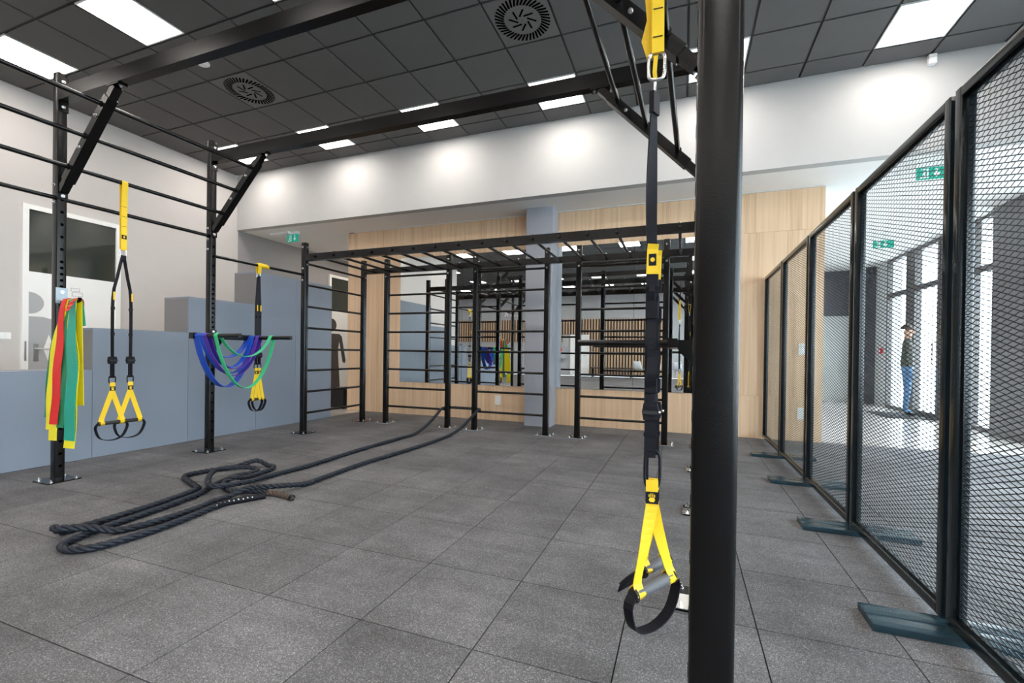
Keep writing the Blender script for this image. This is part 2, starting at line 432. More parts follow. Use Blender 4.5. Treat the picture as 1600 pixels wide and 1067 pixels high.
MB().box(XL, -5.70, 9.8, 10.0, 0, HS).build('wall_corridor_end', 'wall_grey', label='grey end wall of the corridor', cat='wall', kind='structure')
MB().rbar(-2.27, -1.85, 6.08, YW+0.03, 0, HS, 0.008).build('column', 'column_grey', label='blue-grey square column between the two mirrors', cat='column', kind='structure')
# lobby
MB().box(1.50, 1.68, YW+0.16, 12.8, 0, HS).build('wall_lobby_side', 'wall_white', label='white lobby side wall behind the oak wall end', cat='wall', kind='structure')
MB().box(1.5, XF+0.3, 12.75, 12.95, 0, 2.15).build('wall_lobby_end', 'wall_white', label='white lower end wall of the lobby', cat='wall', kind='structure')
MB().box(1.5, XF+0.3, 12.70, 12.95, 2.15, HS).build('wall_lobby_band', 'wall_dark', label='charcoal upper band on the lobby end wall', cat='wall', kind='structure')
MB().box(4.02, XF, 12.35, 12.70, 0, HS).build('column', 'wall_dark', label='charcoal corner column at the lobby end', cat='column', kind='structure')
MB().box(XF, XF+0.25, 11.70, 12.95, 0, HS).build('wall_lobby_pier', 'wall_white', label='white pier beside the glazed entrance with a red alarm button', cat='wall', kind='structure')

# ---- facade
def glazed(n, y0, y1, z0, z1, transom=None, door=False, fw=0.05, label='', sill=True):
    nm = ('door_%d' if door else 'window_%d') % n
    t = thing(nm, (XF, (y0+y1)/2, z0), label, 'door' if door else 'window', None, 'structure')
    for a, b_ in ((y0, y0+fw), (y1-fw, y1)):
        MB().box(XF-0.03, XF+0.06, a, b_, z0, z1).build('stile', 'facade_grey', t)
    for a, b_ in ((z0, z0+fw+0.02), (z1-fw, z1)):
        MB().box(XF-0.03, XF+0.06, y0+fw, y1-fw, a, b_).build('rail', 'facade_grey', t)
    zz = [z0+fw, z1-fw]
    if transom:
        MB().box(XF-0.03, XF+0.06, y0+fw, y1-fw, transom-0.05, transom+0.05).build('rail', 'facade_grey', t)
        zz = [z0+fw, transom, z1-fw]
    for a, b_ in zip(zz[:-1], zz[1:]):
        MB().box(XF+0.01, XF+0.02, y0+fw, y1-fw, a, b_).build('pane', 'window_glass', t)
    if door:
        MB().tube([(XF-0.03, y0+0.10, 1.0), (XF-0.08, y0+0.10, 1.0), (XF-0.08, y0+0.10, 1.4), (XF-0.03, y0+0.10, 1.4)], 0.012, 8).build('door_handle', 'steel', t)
glazed(1, 10.78, 11.70, 0.0, HS, 2.48, label='tall lobby window beside the white pier')
glazed(2, 9.60, 10.55, 0.0, HS, 2.48, True, 0.08, label='glazed entrance door of the lobby with transom light')
glazed(3, 8.70, 9.40, 0.0, HS, 2.48, label='lobby window next to the entrance door')
glazed(4, 8.05, 8.70, 0.0, HS, 2.48, label='narrow lobby window beside the dark pier')
MB().box(XF-0.02, XF+0.12, 10.55, 10.78, 0, HS).build('trim_2', 'facade_grey', label='wide grey mullion beside the entrance door', cat='trim', kind='structure')
MB().box(XF-0.02, XF+0.12, 9.40, 9.60, 0, HS).build('trim_3', 'facade_grey', label='grey mullion between entrance door and window', cat='trim', kind='structure')
MB().box(XF-0.12, XF+0.2, 7.35, 8.05, 0, HS).build('column', 'facade_grey', label='dark grey pier in the glazed facade', cat='column', kind='structure')
yy = 7.35; k = 5
while yy > YR+0.5:
    y1 = yy; y0 = max(yy-1.55, YR)
    z1 = HS if y1 > YS else 3.4
    glazed(k, y0, y1, 0.12, z1, 2.48, label='facade window bay number %d counted from the dark pier' % (k-4))
    yy = y0; k += 1
MB().box(XF, XF+0.2, YR, YS, 3.4, HC+0.08).build('wall_right', 'wall_white', label='white wall band above the facade windows', cat='wall', kind='structure')
MB().box(XF, XF+0.2, YR, 7.35, 0, 0.12).build('baseboard_right', 'facade_grey', label='grey sill under the facade windows', cat='baseboard', kind='structure')
MB().box(XF+0.2, 60, -40, 60, -0.3, -0.06).build('ground', 'pavement', label='pale paved ground outside the facade', cat='ground', kind='structure')

# ---- rear wall, seen in the mirrors
rw = MB().box(-14.2, XF, YR-0.2, YR, 0, HC).build('wall_rear', 'wall_grey', org=(-5, YR, 0), label='grey rear wall with oak slats, seen in the mirrors', cat='wall', kind='structure')
MB().box(-12.6, -6.05, YR, YR+0.015, 1.75, 2.95).build('slat_backing', 'slat_back', rw)
MB().box(-4.58, -0.5, YR, YR+0.015, 0.0, 2.95).build('slat_backing', 'slat_back', rw)
MB().box(-6.05, -4.58, YR, YR+0.015, 2.15, 2.95).build('slat_backing', 'slat_back', rw)
sl = MB()
x = -12.6
while x < -0.5:
    z0 = 1.75 if x < -6.05 else (2.15 if x < -4.62 else 0.02)
    sl.box(x, x+0.07, YR+0.015, YR+0.06, z0, 2.95); x += 0.15
sl.build('wood_slats', 'slat_oak', rw, kind='stuff')

# ================================================================== DOORS ON THE PLASTER WALL
def tall_door(n, y0, y1, label, hinge_far=False):
    t = thing('door_%d' % n, (XL, (y0+y1)/2, 0), label, 'door', None, 'structure')
    z1 = 2.865
    MB().box(XL, XL+0.05, y0, y0+0.055, 0, z1).build('door_frame', 'white_paint', t)
    MB().box(XL, XL+0.05, y1-0.055, y1, 0, z1).build('door_frame', 'white_paint', t)
    MB().box(XL, XL+0.05, y0+0.055, y1-0.055, z1-0.06, z1).build('door_frame', 'white_paint', t)
    MB().box(XL, XL+0.035, y0+0.055, y1-0.055, 0.005, 2.03).build('door_leaf', 'white_paint', t)
    MB().box(XL, XL+0.025, y0+0.055, y1-0.055, 2.03, z1-0.06).build('transom_pane', 'dark_glass', t)
    return t
d1 = tall_door(1, 2.915, 3.895, 'tall white door with dark glass top and grey pictogram')
xf = XL+0.036
def flat(parent, name, pts, mat, x=None, h=0.002):
    """a printed shape on the door, points in (y, z)"""
    MB().prism(pts, (x or xf, 0, 0), (0, 1, 0), (0, 0, 1), (1, 0, 0), h).build(name, mat, parent)
def arc(cy, cz, r, a0, a1, n=14): return [(cy+r*math.cos(math.radians(a0+(a1-a0)*k/n)), cz+r*math.sin(math.radians(a0+(a1-a0)*k/n))) for k in range(n+1)]
flat(d1, 'pictogram', arc(2.973, 1.637, 0.138, -90, 90), 'grey_print')
flat(d1, 'pictogram', [(2.973, 0.02), (3.20, 0.02), (3.32, 0.70), (3.27, 1.36), (3.20, 1.44), (3.10, 1.468), (2.973, 1.468)], 'grey_print')
flat(d1, 'pictogram', [(3.107, 1.054), (3.155, 1.243), (3.215, 1.05), (3.172, 0.838)], 'white_paint', xf+0.0022)
h = MB().box(xf, xf+0.008, 3.020, 3.060, 0.905, 1.12).build('handle_plate', 'brushed_steel', d1)
MB().tube([(xf, 3.035, 1.06), (xf+0.05, 3.035, 1.06), (xf+0.055, 3.05, 1.06), (xf+0.055, 3.16, 1.055)], 0.010, 8).build('lever', 'brushed_steel', h)
MB().box(XL+0.05, XL+0.053, 2.935, 2.952, 0.91, 1.155).build('strike_plate', 'brushed_steel', d1)
for (a, b_, c, d) in ((3.363, 3.455, 1.835, 1.880), (3.375, 3.485, 1.770, 1.825)):
    s = MB().box(xf, xf+0.001, a, b_, c, d).build('door_sticker', 'grey_print', d1)
    MB().box(xf+0.001, xf+0.0015, a+0.006, b_-0.006, c+0.006, d-0.006).build('sticker_face', 'white_paint', s)
d2 = tall_door(2, 7.78, 8.76, 'tall white door with dark brown standing figure pictogram')
flat(d2, 'pictogram', arc(7.86, 1.70, 0.15, -90, 90), 'dark_print')
flat(d2, 'pictogram', [(7.83, 0.12), (7.93, 0.12), (8.02, 0.0201), (8.15, 0.0201), (8.06, 1.10), (8.10, 1.32), (8.21, 0.84), (8.27, 0.80), (8.31, 0.86), (8.18, 1.44), (8.10, 1.50), (7.83, 1.50)], 'dark_print')
s = MB().box(xf, xf+0.001, 8.38, 8.52, 1.66, 1.80).build('door_sticker', 'grey_print', d2)
MB().box(xf+0.001, xf+0.0015, 8.39, 8.51, 1.67, 1.79).build('sticker_face', 'white_paint', s)
# light switch
t = thing('light_switch', (XL, 2.79, 1.18), 'small white light switch on the warm grey wall', 'switch')
MB().rbar(XL, XL+0.012, 2.742, 2.838, 1.175, 1.255, 0.004, 0).build('plate', 'white_plastic', t)
for a in (2.747, 2.793): MB().box(XL+0.012, XL+0.017, a, a+0.040, 1.182, 1.248).build('rocker', 'white_plastic', t)

# ================================================================== STEPPED PARTITION
def partition_block(y0, y1, z1, seams, label):
    t = thing('partition_block', (XP-0.215, (y0+y1)/2, 0), label, 'partition', 'stepped grey partition blocks')
    MB().box(XP-0.43, XP-0.018, y0+0.001, y1-0.001, 0, z1-0.018).build('carcass', 'partition_side', t)
    MB().box(XP-0.432, XP, y0, y1, z1-0.018, z1).build('top_board', 'partition_grey', t)
    ys = [y0]+seams+[y1]
    for a, b_ in zip(ys[:-1], ys[1:]):
        MB().box(XP-0.018, XP, a+0.0015, b_-0.0015, 0.004, z1-0.0185).build('front_panel', 'partition_grey', t)
partition_block(0.30, 2.532, 0.866, [1.45], 'lowest grey laminate partition block in front of the tall door')
partition_block(2.532, 3.389, 1.277, [], 'grey laminate partition block one step up behind the hanging yellow trainer')
partition_block(3.389, 4.234, 1.695, [], 'grey laminate partition block behind the coloured loop bands')
partition_block(4.234, 5.54, 2.145, [4.85], 'tallest grey laminate partition block beside the oak wall')

# ================================================================== MIRRORS
for (a, b_, lab) in ((-4.72, -3.495, 'tall wall mirror panel at the corridor end of the oak wall'),
                     (-3.491, -2.272, 'tall wall mirror panel touching the grey column, corridor side'),
                     (-1.848, -0.690, 'tall wall mirror panel touching the grey column, fence side'),
                     (-0.686, 0.42, 'tall wall mirror panel at the fence end of the oak wall')):
    t = thing('wall_mirror', ((a+b_)/2, YW, 0.565), lab, 'mirror', 'wall mirrors on the oak wall')
    MB().box(a, b_, YW-0.006, YW+0.018, 0.567, 2.733).build('glass', 'mirror_glass', t)
    MB().box(a, b_, YW+0.018, YW+0.020, 0.567, 2.733).build('backing', 'black_matte', t)

# ---- outlets
def outlet(x, z, lab):
    t = thing('wall_outlet', (x, YW, z-0.07), lab, 'outlet')
    MB().rbar(x-0.045, x+0.045, YW-0.010, YW, z-0.075, z+0.075, 0.004, 1).build('plate', 'white_plastic', t)
    for dz in (-0.034, 0.034):
        s = MB().disc((x, YW-0.010, z+dz), (0, -1, 0), 0.020, 0.003, 16).build('socket', 'white_plastic', t)
        for dx in (-0.009, 0.009): MB().disc((x+dx, YW-0.013, z+dz), (0, -1, 0), 0.003, 0.0006, 8).build('socket_hole', 'black_matte', s)
outlet(-2.823, 0.33, 'white double outlet under the mirror beside the grey column')
outlet(1.45, 1.19, 'upper white double outlet on the oak wall behind the mesh fence')
outlet(1.45, 0.36, 'lower white double outlet on the oak wall behind the mesh fence')

# ================================================================== CEILING FITTINGS
def ceiling_light(x, y, lab):
    t = thing('ceiling_light', (x+0.3, y+0.3, HC), lab, 'ceiling light', 'square ceiling light panels')
    for a, b_, c, d in ((x+0.012, x+0.588, y+0.012, y+0.026), (x+0.012, x+0.588, y+0.574, y+0.588), (x+0.012, x+0.026, y+0.026, y+0.574), (x+0.574, x+0.588, y+0.026, y+0.574)):
        MB().box(a, b_, c, d, HC-0.003, HC+0.012).build('frame', 'white_plastic', t)
    MB().box(x+0.026, x+0.574, y+0.026, y+0.574, HC+0.0, HC+0.01).build('diffuser', 'lamp_panel', t)
where = {-7.2: 'over the tall white door', -5.4: 'over the stepped partition', -3.6: 'over the coiled rope', -1.8: 'over the grey column line', 0.0: 'over the near black post line', 1.8: 'beyond the mesh fence'}
for y in LY:
    for x in LX:
        row = {4.74: 'along the white bulkhead', 2.34: 'in the middle of the ceiling'}.get(y)
        if row and x in where:
            lab = 'square ceiling light panel %s, %s' % (where[x], row)
        elif row: continue
        else: lab = 'square ceiling light panel over the rear gym, reflected in the mirrors'
        if x < -7.8 and y > -1: continue
        ceiling_light(x, y, lab)
# swirl vents
slot_o = MB().box(-0.0095, 0.0095, -0.046, 0.046, -0.0015, 0.0).mesh('outer_slot', 'hole_black')
slot_i = MB().box(-0.0085, 0.0085, -0.048, 0.048, -0.0015, 0.0).mesh('inner_slot', 'hole_black')
def vent(x, y, lab):
    t = thing('ceiling_vent', (x, y, HC), lab, 'air vent', 'swirl ceiling vents')
    MB().box(x-0.288, x+0.288, y-0.288, y+0.288, HC, HC+0.012).build('plate', 'vent_plate', t)
    for k in range(40):
        a = 2*PI*k/40
        inst('outer_slot', slot_o, (x+0.222*math.cos(a), y+0.222*math.sin(a), HC), t, (0, 0, a-PI/2+0.35))
    for k in range(8):
        a = 2*PI*k/8+0.2
        inst('inner_slot', slot_i, (x+0.088*math.cos(a), y+0.088*math.sin(a), HC), t, (0, 0, a-PI/2+0.5))
    MB().disc((x, y, HC), (0, 0, -1), 0.006, 0.002, 10).build('screw', 'steel', t)
vent(-5.1, 3.84, 'round swirl air vent in the ceiling near the stepped partition')
vent(-1.5, 3.84, 'round swirl air vent in the ceiling over the open floor')
t = thing('smoke_detector', (-5.10, 3.285, HC-0.03), 'round white detector on the dark ceiling beside the near beam', 'detector')
MB().disc((-5.10, 3.285, HC), (0, 0, -1), 0.070, 0.012, 24).build('base', 'white_plastic', t)
MB().disc((-5.10, 3.285, HC-0.012), (0, 0, -1), 0.060, 0.018, 24, 0.045).build('cap', 'white_plastic', t)
t = thing('motion_sensor', (2.41, YS-0.03, 4.10), 'small white sensor box at the top of the bulkhead', 'sensor')
MB().rbar(2.375, 2.445, YS-0.055, YS, 4.165, 4.262, 0.008).build('housing', 'white_plastic', t)
MB().box(2.372, 2.448, YS-0.057, YS-0.02, 4.228, 4.231).build('seam', 'grey_print', t)

# exit signs
def exit_sign(x, y, z1, w, hgt, lab, lamp=False):
    t = thing('exit_sign', (x, y, z1-hgt), lab, 'exit sign')
    p = MB().box(x-w/2, x+w/2, y-0.008, y+0.008, z1-hgt, z1).build('sign_plate', 'exit_green', t)
    o = (x-w/2, y-0.0085, z1-hgt); s = hgt
    def sh(pts): MB().prism([(a*s, b_*s) for a, b_ in pts], o, (1, 0, 0), (0, 0, 1), (0, -1, 0), 0.001).build('symbol', 'white_plastic', p)
    sh([(0.22, 0.10), (0.82, 0.10), (0.82, 0.90), (0.30, 0.90), (0.30, 0.80), (0.70, 0.80), (0.70, 0.22), (0.22, 0.22)])
    sh([(0.34, 0.40), (0.56, 0.72), (0.66, 0.66), (0.56, 0.46), (0.66, 0.30), (0.56, 0.26), (0.48, 0.42), (0.40, 0.34)])
    sh([(1.30, 0.88), (1.46, 0.88), (1.46, 0.50), (1.66, 0.50), (1.38, 0.12), (1.10, 0.50), (1.30, 0.50)])
    MB().box(x-w/2-0.01, x+w/2+0.01, y-0.025, y+0.025, z1, HS).build('mount', 'white_plastic', t)
    if lamp:
        MB().rbar(x-0.46, x-0.02, y-0.09, y+0.02, HS-0.045, HS, 0.02, 0).build('lamp_body', 'white_plastic', t)
exit_sign(-6.86, 6.02, 3.235, 0.27, 0.14, 'green exit sign with white lamp body over the corridor', True)
exit_sign(2.595, 6.0, 3.232, 0.27, 0.13, 'green exit sign hanging just beyond the mesh fence')
exit_sign(3.245, 9.0, 3.13, 0.30, 0.125, 'green exit sign hanging deeper in the lobby')
for yy, lab in ((7.45, 'small round downlight before the far tall door'), (8.6, 'small round downlight deep in the corridor')):
    t = thing('recessed_downlight', (-6.75, yy, HS), lab, 'ceiling light', 'corridor downlights')
    MB().disc((-6.75, yy, HS), (0, 0, -1), 0.085, 0.004, 20).build('trim_ring', 'white_plastic', t)
    MB().disc((-6.75, yy, HS-0.004), (0, 0, -1), 0.07, 0.002, 20).build('lens', 'lamp_small', t)
t = thing('alarm_button', (XF-0.02, 12.0, 1.2), 'red alarm call button on the white lobby pier', 'alarm')
MB().rbar(XF-0.05, XF, 11.93, 12.05, 1.21, 1.33, 0.006, 0).build('housing', 'alarm_red', t)
MB().disc((XF-0.05, 11.99, 1.27), (-1, 0, 0), 0.035, 0.004, 16).build('button', 'white_plastic', t)

# ================================================================== TRAINING RIG
rig = thing('training_rig', (-2.3, 3.2, 0), 'large black steel training rig with monkey bars and rung ladders', 'training rig')
PW, PD = 0.072, 0.062
def post_mesh(hgt): return MB().rbar(-PW/2, PW/2, -PD/2, PD/2, 0.0, hgt, 0.010).mesh('post', 'rig_black')
TALL, LOW = 3.285, 2.50
pm_t, pm_l = post_mesh(TALL), post_mesh(LOW)
plate_m = MB().box(-0.11, 0.11, -0.10, 0.10, 0.0005, 0.009).mesh('base_plate', 'rig_black')
edge_m = MB().box(-0.112, 0.112, -0.104, -0.099, 0.0003, 0.0075).box(0.109, 0.114, -0.1, 0.1, 0.0003, 0.0075).mesh('plate_edge', 'galvanised')
bolt_mb = MB().disc((0, 0, 0), (0, 0, 1), 0.013, 0.003, 12).disc((0, 0, 0.003), (0, 0, 1), 0.010, 0.008, 6).disc((0, 0, 0.011), (0, 0, 1), 0.005, 0.005, 6)
bolt_m = bolt_mb.mesh('bolt', 'steel')
anchor_m = MB().disc((0, 0, 0), (0, 0, 1), 0.016, 0.003, 12).disc((0, 0, 0.003), (0, 0, 1), 0.012, 0.010, 6).disc((0, 0, 0.013), (0, 0, 1), 0.006, 0.012, 6).mesh('anchor_bolt', 'steel')
def holes(hgt, z0):
    m = MB(); z = z0
    while z < hgt-0.08:
        for s in (-1, 1): m.disc((s*PW/2, 0, z), (s, 0, 0), 0.0115, 0.0006, 10)
        z += 0.10 if z < 0.75 or z > 1.75 else 0.05
    return m.mesh('bolt_holes', 'hole_black')
hole_t, hole_l = holes(TALL-0.9, 0.12), None
DIRR = {'+x': (0, PI/2, 0), '-x': (0, -PI/2, 0), '+y': (-PI/2, 0, 0), '-y': (PI/2, 0, 0), '+z': (0, 0, 0)}
def bolt(p, loc, d): return inst('bolt', bolt_m, loc, p, DIRR[d])
POSTS = {}
def post(key, x, y, tall):
    o = inst('post', pm_t if tall else pm_l, (x, y, 0), rig)
    q = inst('base_plate', plate_m, (x, y, 0), o)
    if key[0] == 'B': inst('plate_edge', edge_m, (x, y, 0), o)
    for sx in (-1, 1):
        for sy in (-1, 1): inst('anchor_bolt', anchor_m, (x+sx*0.085, y+sy*0.075, 0.009), o)
    if tall:
        hm = inst('bolt_holes', hole_t, (x, y, 0), o); hm['kind'] = 'stuff'
    POSTS[key] = (x, y, o)
    return o
LXP = [-4.815, -4.785, -4.755, -4.722, -4.738]; LYP = [0.85, 2.01, 3.17, 4.335, 5.455]
RXP = [0.052, 0.088, 0.125, 0.16, 0.20]; RYP = [0.806, 2.01, 3.17, 4.335, 5.455]
for i in range(5):
    post('L%d' % i, LXP[i], LYP[i], i < 3); post('R%d' % i, RXP[i], RYP[i], i < 3)
BX = [-4.31, -3.225, -2.79, -1.73, -1.295, -0.205]
for i, x in enumerate(BX): post('B%d' % i, x, 5.47, False)
# cross beams
for i in range(3):
    xl, yl, ol = POSTS['L%d' % i]; xr, yr, orr = POSTS['R%d' % i]
    b_ = MB().bar((xl+PW/2+0.004, yl, 3.110), (xr-PW/2-0.004, yr, 3.110), 0.066, 0.108).build('cross_beam', 'rig_black', rig)
    for x, y, s in ((xl, yl, 1), (xr, yr, -1)):
        MB().box(min(x+s*PW/2, x+s*(PW/2+0.008)), max(x+s*PW/2, x+s*(PW/2+0.008)), y-0.031, y+0.031, 2.975, 3.255).build('end_plate', 'rig_black', b_)
        for z in (3.215, 3.015): bolt(b_, (x+s*(PW/2+0.008), y, z), '+x' if s > 0 else '-x')
    for side, x, y, s in (('L', xl, yl, 1), ('R', xr, yr, -1)):
        p0 = Vector((x+s*(PW/2+0.01), y, 2.34)); p1 = Vector((x+s*0.735, y, 3.045))
        br = MB().bar(p0.lerp(p1, 0.10), p0.lerp(p1, 0.90), 0.064, 0.064, (0, 1, 0)).build('brace', 'rig_black', rig)
        for qa, qb in ((p0, p0.lerp(p1, 0.10)), (p0.lerp(p1, 0.90), p1)): MB().bar(qa, qb, 0.050, 0.052, (0, 1, 0)).build('brace_end', 'rig_black', br)
        # brace ends
        MB().box(p1.x-0.07, p1.x+0.07, y-0.031, y+0.031, 3.046, 3.056).build('brace_plate', 'rig_black', br)
        MB().box(min(x+s*PW/2, x+s*(PW/2+0.008)), max(x+s*PW/2, x+s*(PW/2+0.008)), y-0.031, y+0.031, 2.27, 2.43).build('brace_plate', 'rig_black', br)
        bolt(br, (x+s*(PW/2+0.008), y, 2.30), '+x' if s > 0 else '-x')
        bolt(br, (p1.x+s*0.045, y, 3.046), '+z').rotation_euler = (PI, 0, 0)
        d = (p1-p0).normalized(); nrm = Vector((0, -1, 0))
        for f in (0.42, 0.72):
            q = p0.lerp(p1, f); bolt(br, (q.x, y-0.0315, q.z), '-y')
# rungs passing the braces and the posts
def rung(p0, p1, r=0.017, caps=True): 
    return MB().tube([p0, p1], r, 12).build('rung', 'rung_black', rig)
BR = [(0.180, 2.507), (0.395, 2.716), (0.600, 2.927)]   # offset from post and height
for side, s, xs, ys in (('L', 1, LXP, LYP), ('R', -1, RXP, RYP)):
    for dx, z in BR:
        o = MB().tube([(xs[0]+s*dx, ys[0]-0.06, z), (xs[1]+s*dx, ys[1], z), (xs[2]+s*dx, ys[2]+0.02, z)], 0.017, 12).build('rung', 'rung_black', rig)
        for i in range(3):
            MB().disc((xs[i]+s*dx, ys[i]-0.031, z), (0, -1, 0), 0.024, 0.006, 14).build('collar', 'rung_black', o)
    for i in (0, 1):
        o = rung((xs[i], ys[i]+PD/2, 2.283), (xs[i+1], ys[i+1]-PD/2, 2.283))
    o = rung((xs[2], ys[2]+PD/2, 2.080), (xs[3], ys[3]-PD/2, 2.080))
    for i, zz in ((1, (2.385, 2.245)), (2, (2.36, 2.245, 2.14)), (3, (2.16, 2.01))):
        for z in zz: bolt(POSTS['%s%d' % (side, i)][2], (xs[i], ys[i]-PD/2, z), '-y')
# ladders of rungs
def ladder(ka, kb, along_x):
    xa, ya, oa = POSTS[ka]; xb, yb, ob = POSTS[kb]
    for i in range(8):
        z = 0.257+0.2825*i
        if along_x: o = rung((xa+PW/2, ya, z), (xb-PW/2, yb, z), 0.0155)
        else: o = rung((xa, ya+PD/2, z), (xb, yb-PD/2, z), 0.0155)
ladder('L3', 'L4', False); ladder('B0', 'B1', True); ladder('B2', 'B3', True); ladder('B4', 'B5', True); ladder('R3', 'R4', False)
# monkey bars
zb = 2.305
fb = MB().bar((LXP[3]+PW/2, LYP[3], zb), (RXP[3]-PW/2, RYP[3], zb), 0.060, 0.088).build('monkey_bar_beam', 'rig_black', rig)
bb = MB().bar((LXP[4]+PW/2, LYP[4]-0.005, zb+0.02), (RXP[4]-PW/2, RYP[4]-0.005, zb+0.02), 0.050, 0.080).build('monkey_bar_beam', 'rig_black', rig)
for k in range(16):
    x = -4.529+0.2988*k
    o = MB().tube([(x, LYP[3]-0.052, zb+0.004), (x, LYP[4]-0.02, zb+0.004)], 0.0165, 12).build('monkey_bar', 'rung_black', rig)
    MB().disc((x, LYP[3]-0.0525, zb+0.004), (0, -1, 0), 0.0125, 0.001, 12).build('open_end', 'black_matte', o)
    inst('bolt', bolt_m, (x, LYP[3]-0.01, zb+0.044), o); inst('bolt', bolt_m, (x, LYP[4]-0.01, zb+0.06), o)
for key in ('L3', 'R3'):
    x, y, o = POSTS[key]; s = 1 if key[0] == 'L' else -1
    for z in (2.44, 2.215):
        bolt(o, (x+s*PW/2, y, z), '+x' if s > 0 else '-x')
    bolt(o, (x, y-PD/2, 2.44), '-y')
for key in ['L4', 'R4']+['B%d' % i for i in range(6)]:
    x, y, o = POSTS[key]
    for z in (2.44, 2.235): bolt(o, (x, y-PD/2, z), '-y')
for key in ('L4',):
    x, y, o = POSTS[key]; bolt(o, (x+PW/2, y, 2.235), '+x')
# polished brackets at the feet of the row beside the fence
for key in ('R1', 'R2', 'R3'):
    x, y, o = POSTS[key]
    MB().box(x-0.118, x-0.036, y-0.10, y+0.02, 0.0095, 0.0125).build('foot_shim', 'steel', o)

# ---- dip stations
def dip_station(key, s, z, lab):
    x, y, _ = POSTS[key]
    t = thing('dip_station', (x+s*PW/2, y, z-0.16), lab, 'dip bars', 'dip bar attachments')
    xc = x+s*(PW/2+0.155)
    MB().bar((xc, y-0.31, z), (xc, y+0.31, z), 0.060, 0.060).build('cross_tube', 'rig_black', t)
    br = MB().box(min(x+s*PW/2, xc), max(x+s*PW/2, xc), y-0.03, y+0.03, z-0.03, z+0.03).build('bracket', 'rig_black', t)
    MB().prism([(0, -0.03), (0.13, -0.03), (0, -0.17)], (x+s*PW/2, y-0.025, z), (s, 0, 0), (0, 0, 1), (0, 1, 0), 0.05).build('gusset', 'rig_black', t)
    MB().box(min(x+s*PW/2, x+s*(PW/2+0.006)), max(x+s*PW/2, x+s*(PW/2+0.006)), y-0.036, y+0.036, z-0.19, z+0.075).build('mount_plate', 'rig_black', t)
    inst('bolt', bolt_m, (x+s*(PW/2+0.006), y, z+0.055), t, DIRR['+x' if s > 0 else '-x'])
    for yy in (y-0.27, y+0.28):
        a = MB().tube([(xc+s*0.02, yy, z), (xc+s*0.62, yy, z)], 0.021, 16).build('grip_bar', 'rung_black', t)
        MB().disc((xc+s*0.62, yy, z), (s, 0, 0), 0.015, 0.001, 14).build('open_end', 'black_matte', a)
    return xc
DX_L = dip_station('L2', 1, 1.215, 'black dip bars on the rig post, draped with loop bands')
dip_station('R2', -1, 1.160, 'black dip bars in front of the fence-side mirror, bare')

# ---- loop bands on the dip bars
def loop_band(xa, xb, zdeep, zshal, w, mat, lab, wob=0.0):
    ya, yb = 3.17-0.27, 3.17+0.28; z = 1.215; r = 0.0245
    pts = []
    def sag(p, q, low, n=15, dirn=1):
        out = []
        for k in range(n+1):
            t = k/n; s = 1-(2*t-1)**2
            out.append(Vector((p[0]+(q[0]-p[0])*t + wob*math.sin(t*PI*2)*0.5, p[1]+(q[1]-p[1])*t, (p[2]+(q[2]-p[2])*t)*(1-0)-((p[2]+q[2])/2-low)*s**0.8)))
        return out
    deep = sag((xa, ya-r, z), (xb, yb+r, z), zdeep)
    shal = sag((xb, yb-r, z), (xa, ya+r, z), zshal)
    top_b = [Vector((xb, yb+r*math.cos(a), z+r*math.sin(a))) for a in (PI/4, PI/2, 3*PI/4)]
    top_a = [Vector((xa, ya+r*math.cos(a), z+r*math.sin(a))) for a in (PI/4, PI/2, 3*PI/4)]
    path = deep+top_b+shal+top_a
    o = MB().ribbon(path, (1, 0.0, 0), w, 0.005, True).build('loop_band', mat, org=((xa+xb)/2, 3.17, zdeep), label=lab, cat='resistance band', group='loop bands on the dip bars')
    return o
loop_band(-4.515, -4.535, 0.690, 1.000, 0.088, 'loop_blue', 'wide blue loop band sagging lowest on the dip bars')
loop_band(-4.440, -4.480, 0.835, 0.900, 0.062, 'loop_blue', 'narrower blue loop band sagging inside the wide blue one')
loop_band(-4.395, -4.405, 0.810, 0.885, 0.048, 'loop_purple', 'purple loop band on the dip bars', 0.02)
loop_band(-4.244, -4.215, 0.690, 1.013, 0.046, 'loop_green', 'green loop band nearest the free ends of the dip bars')

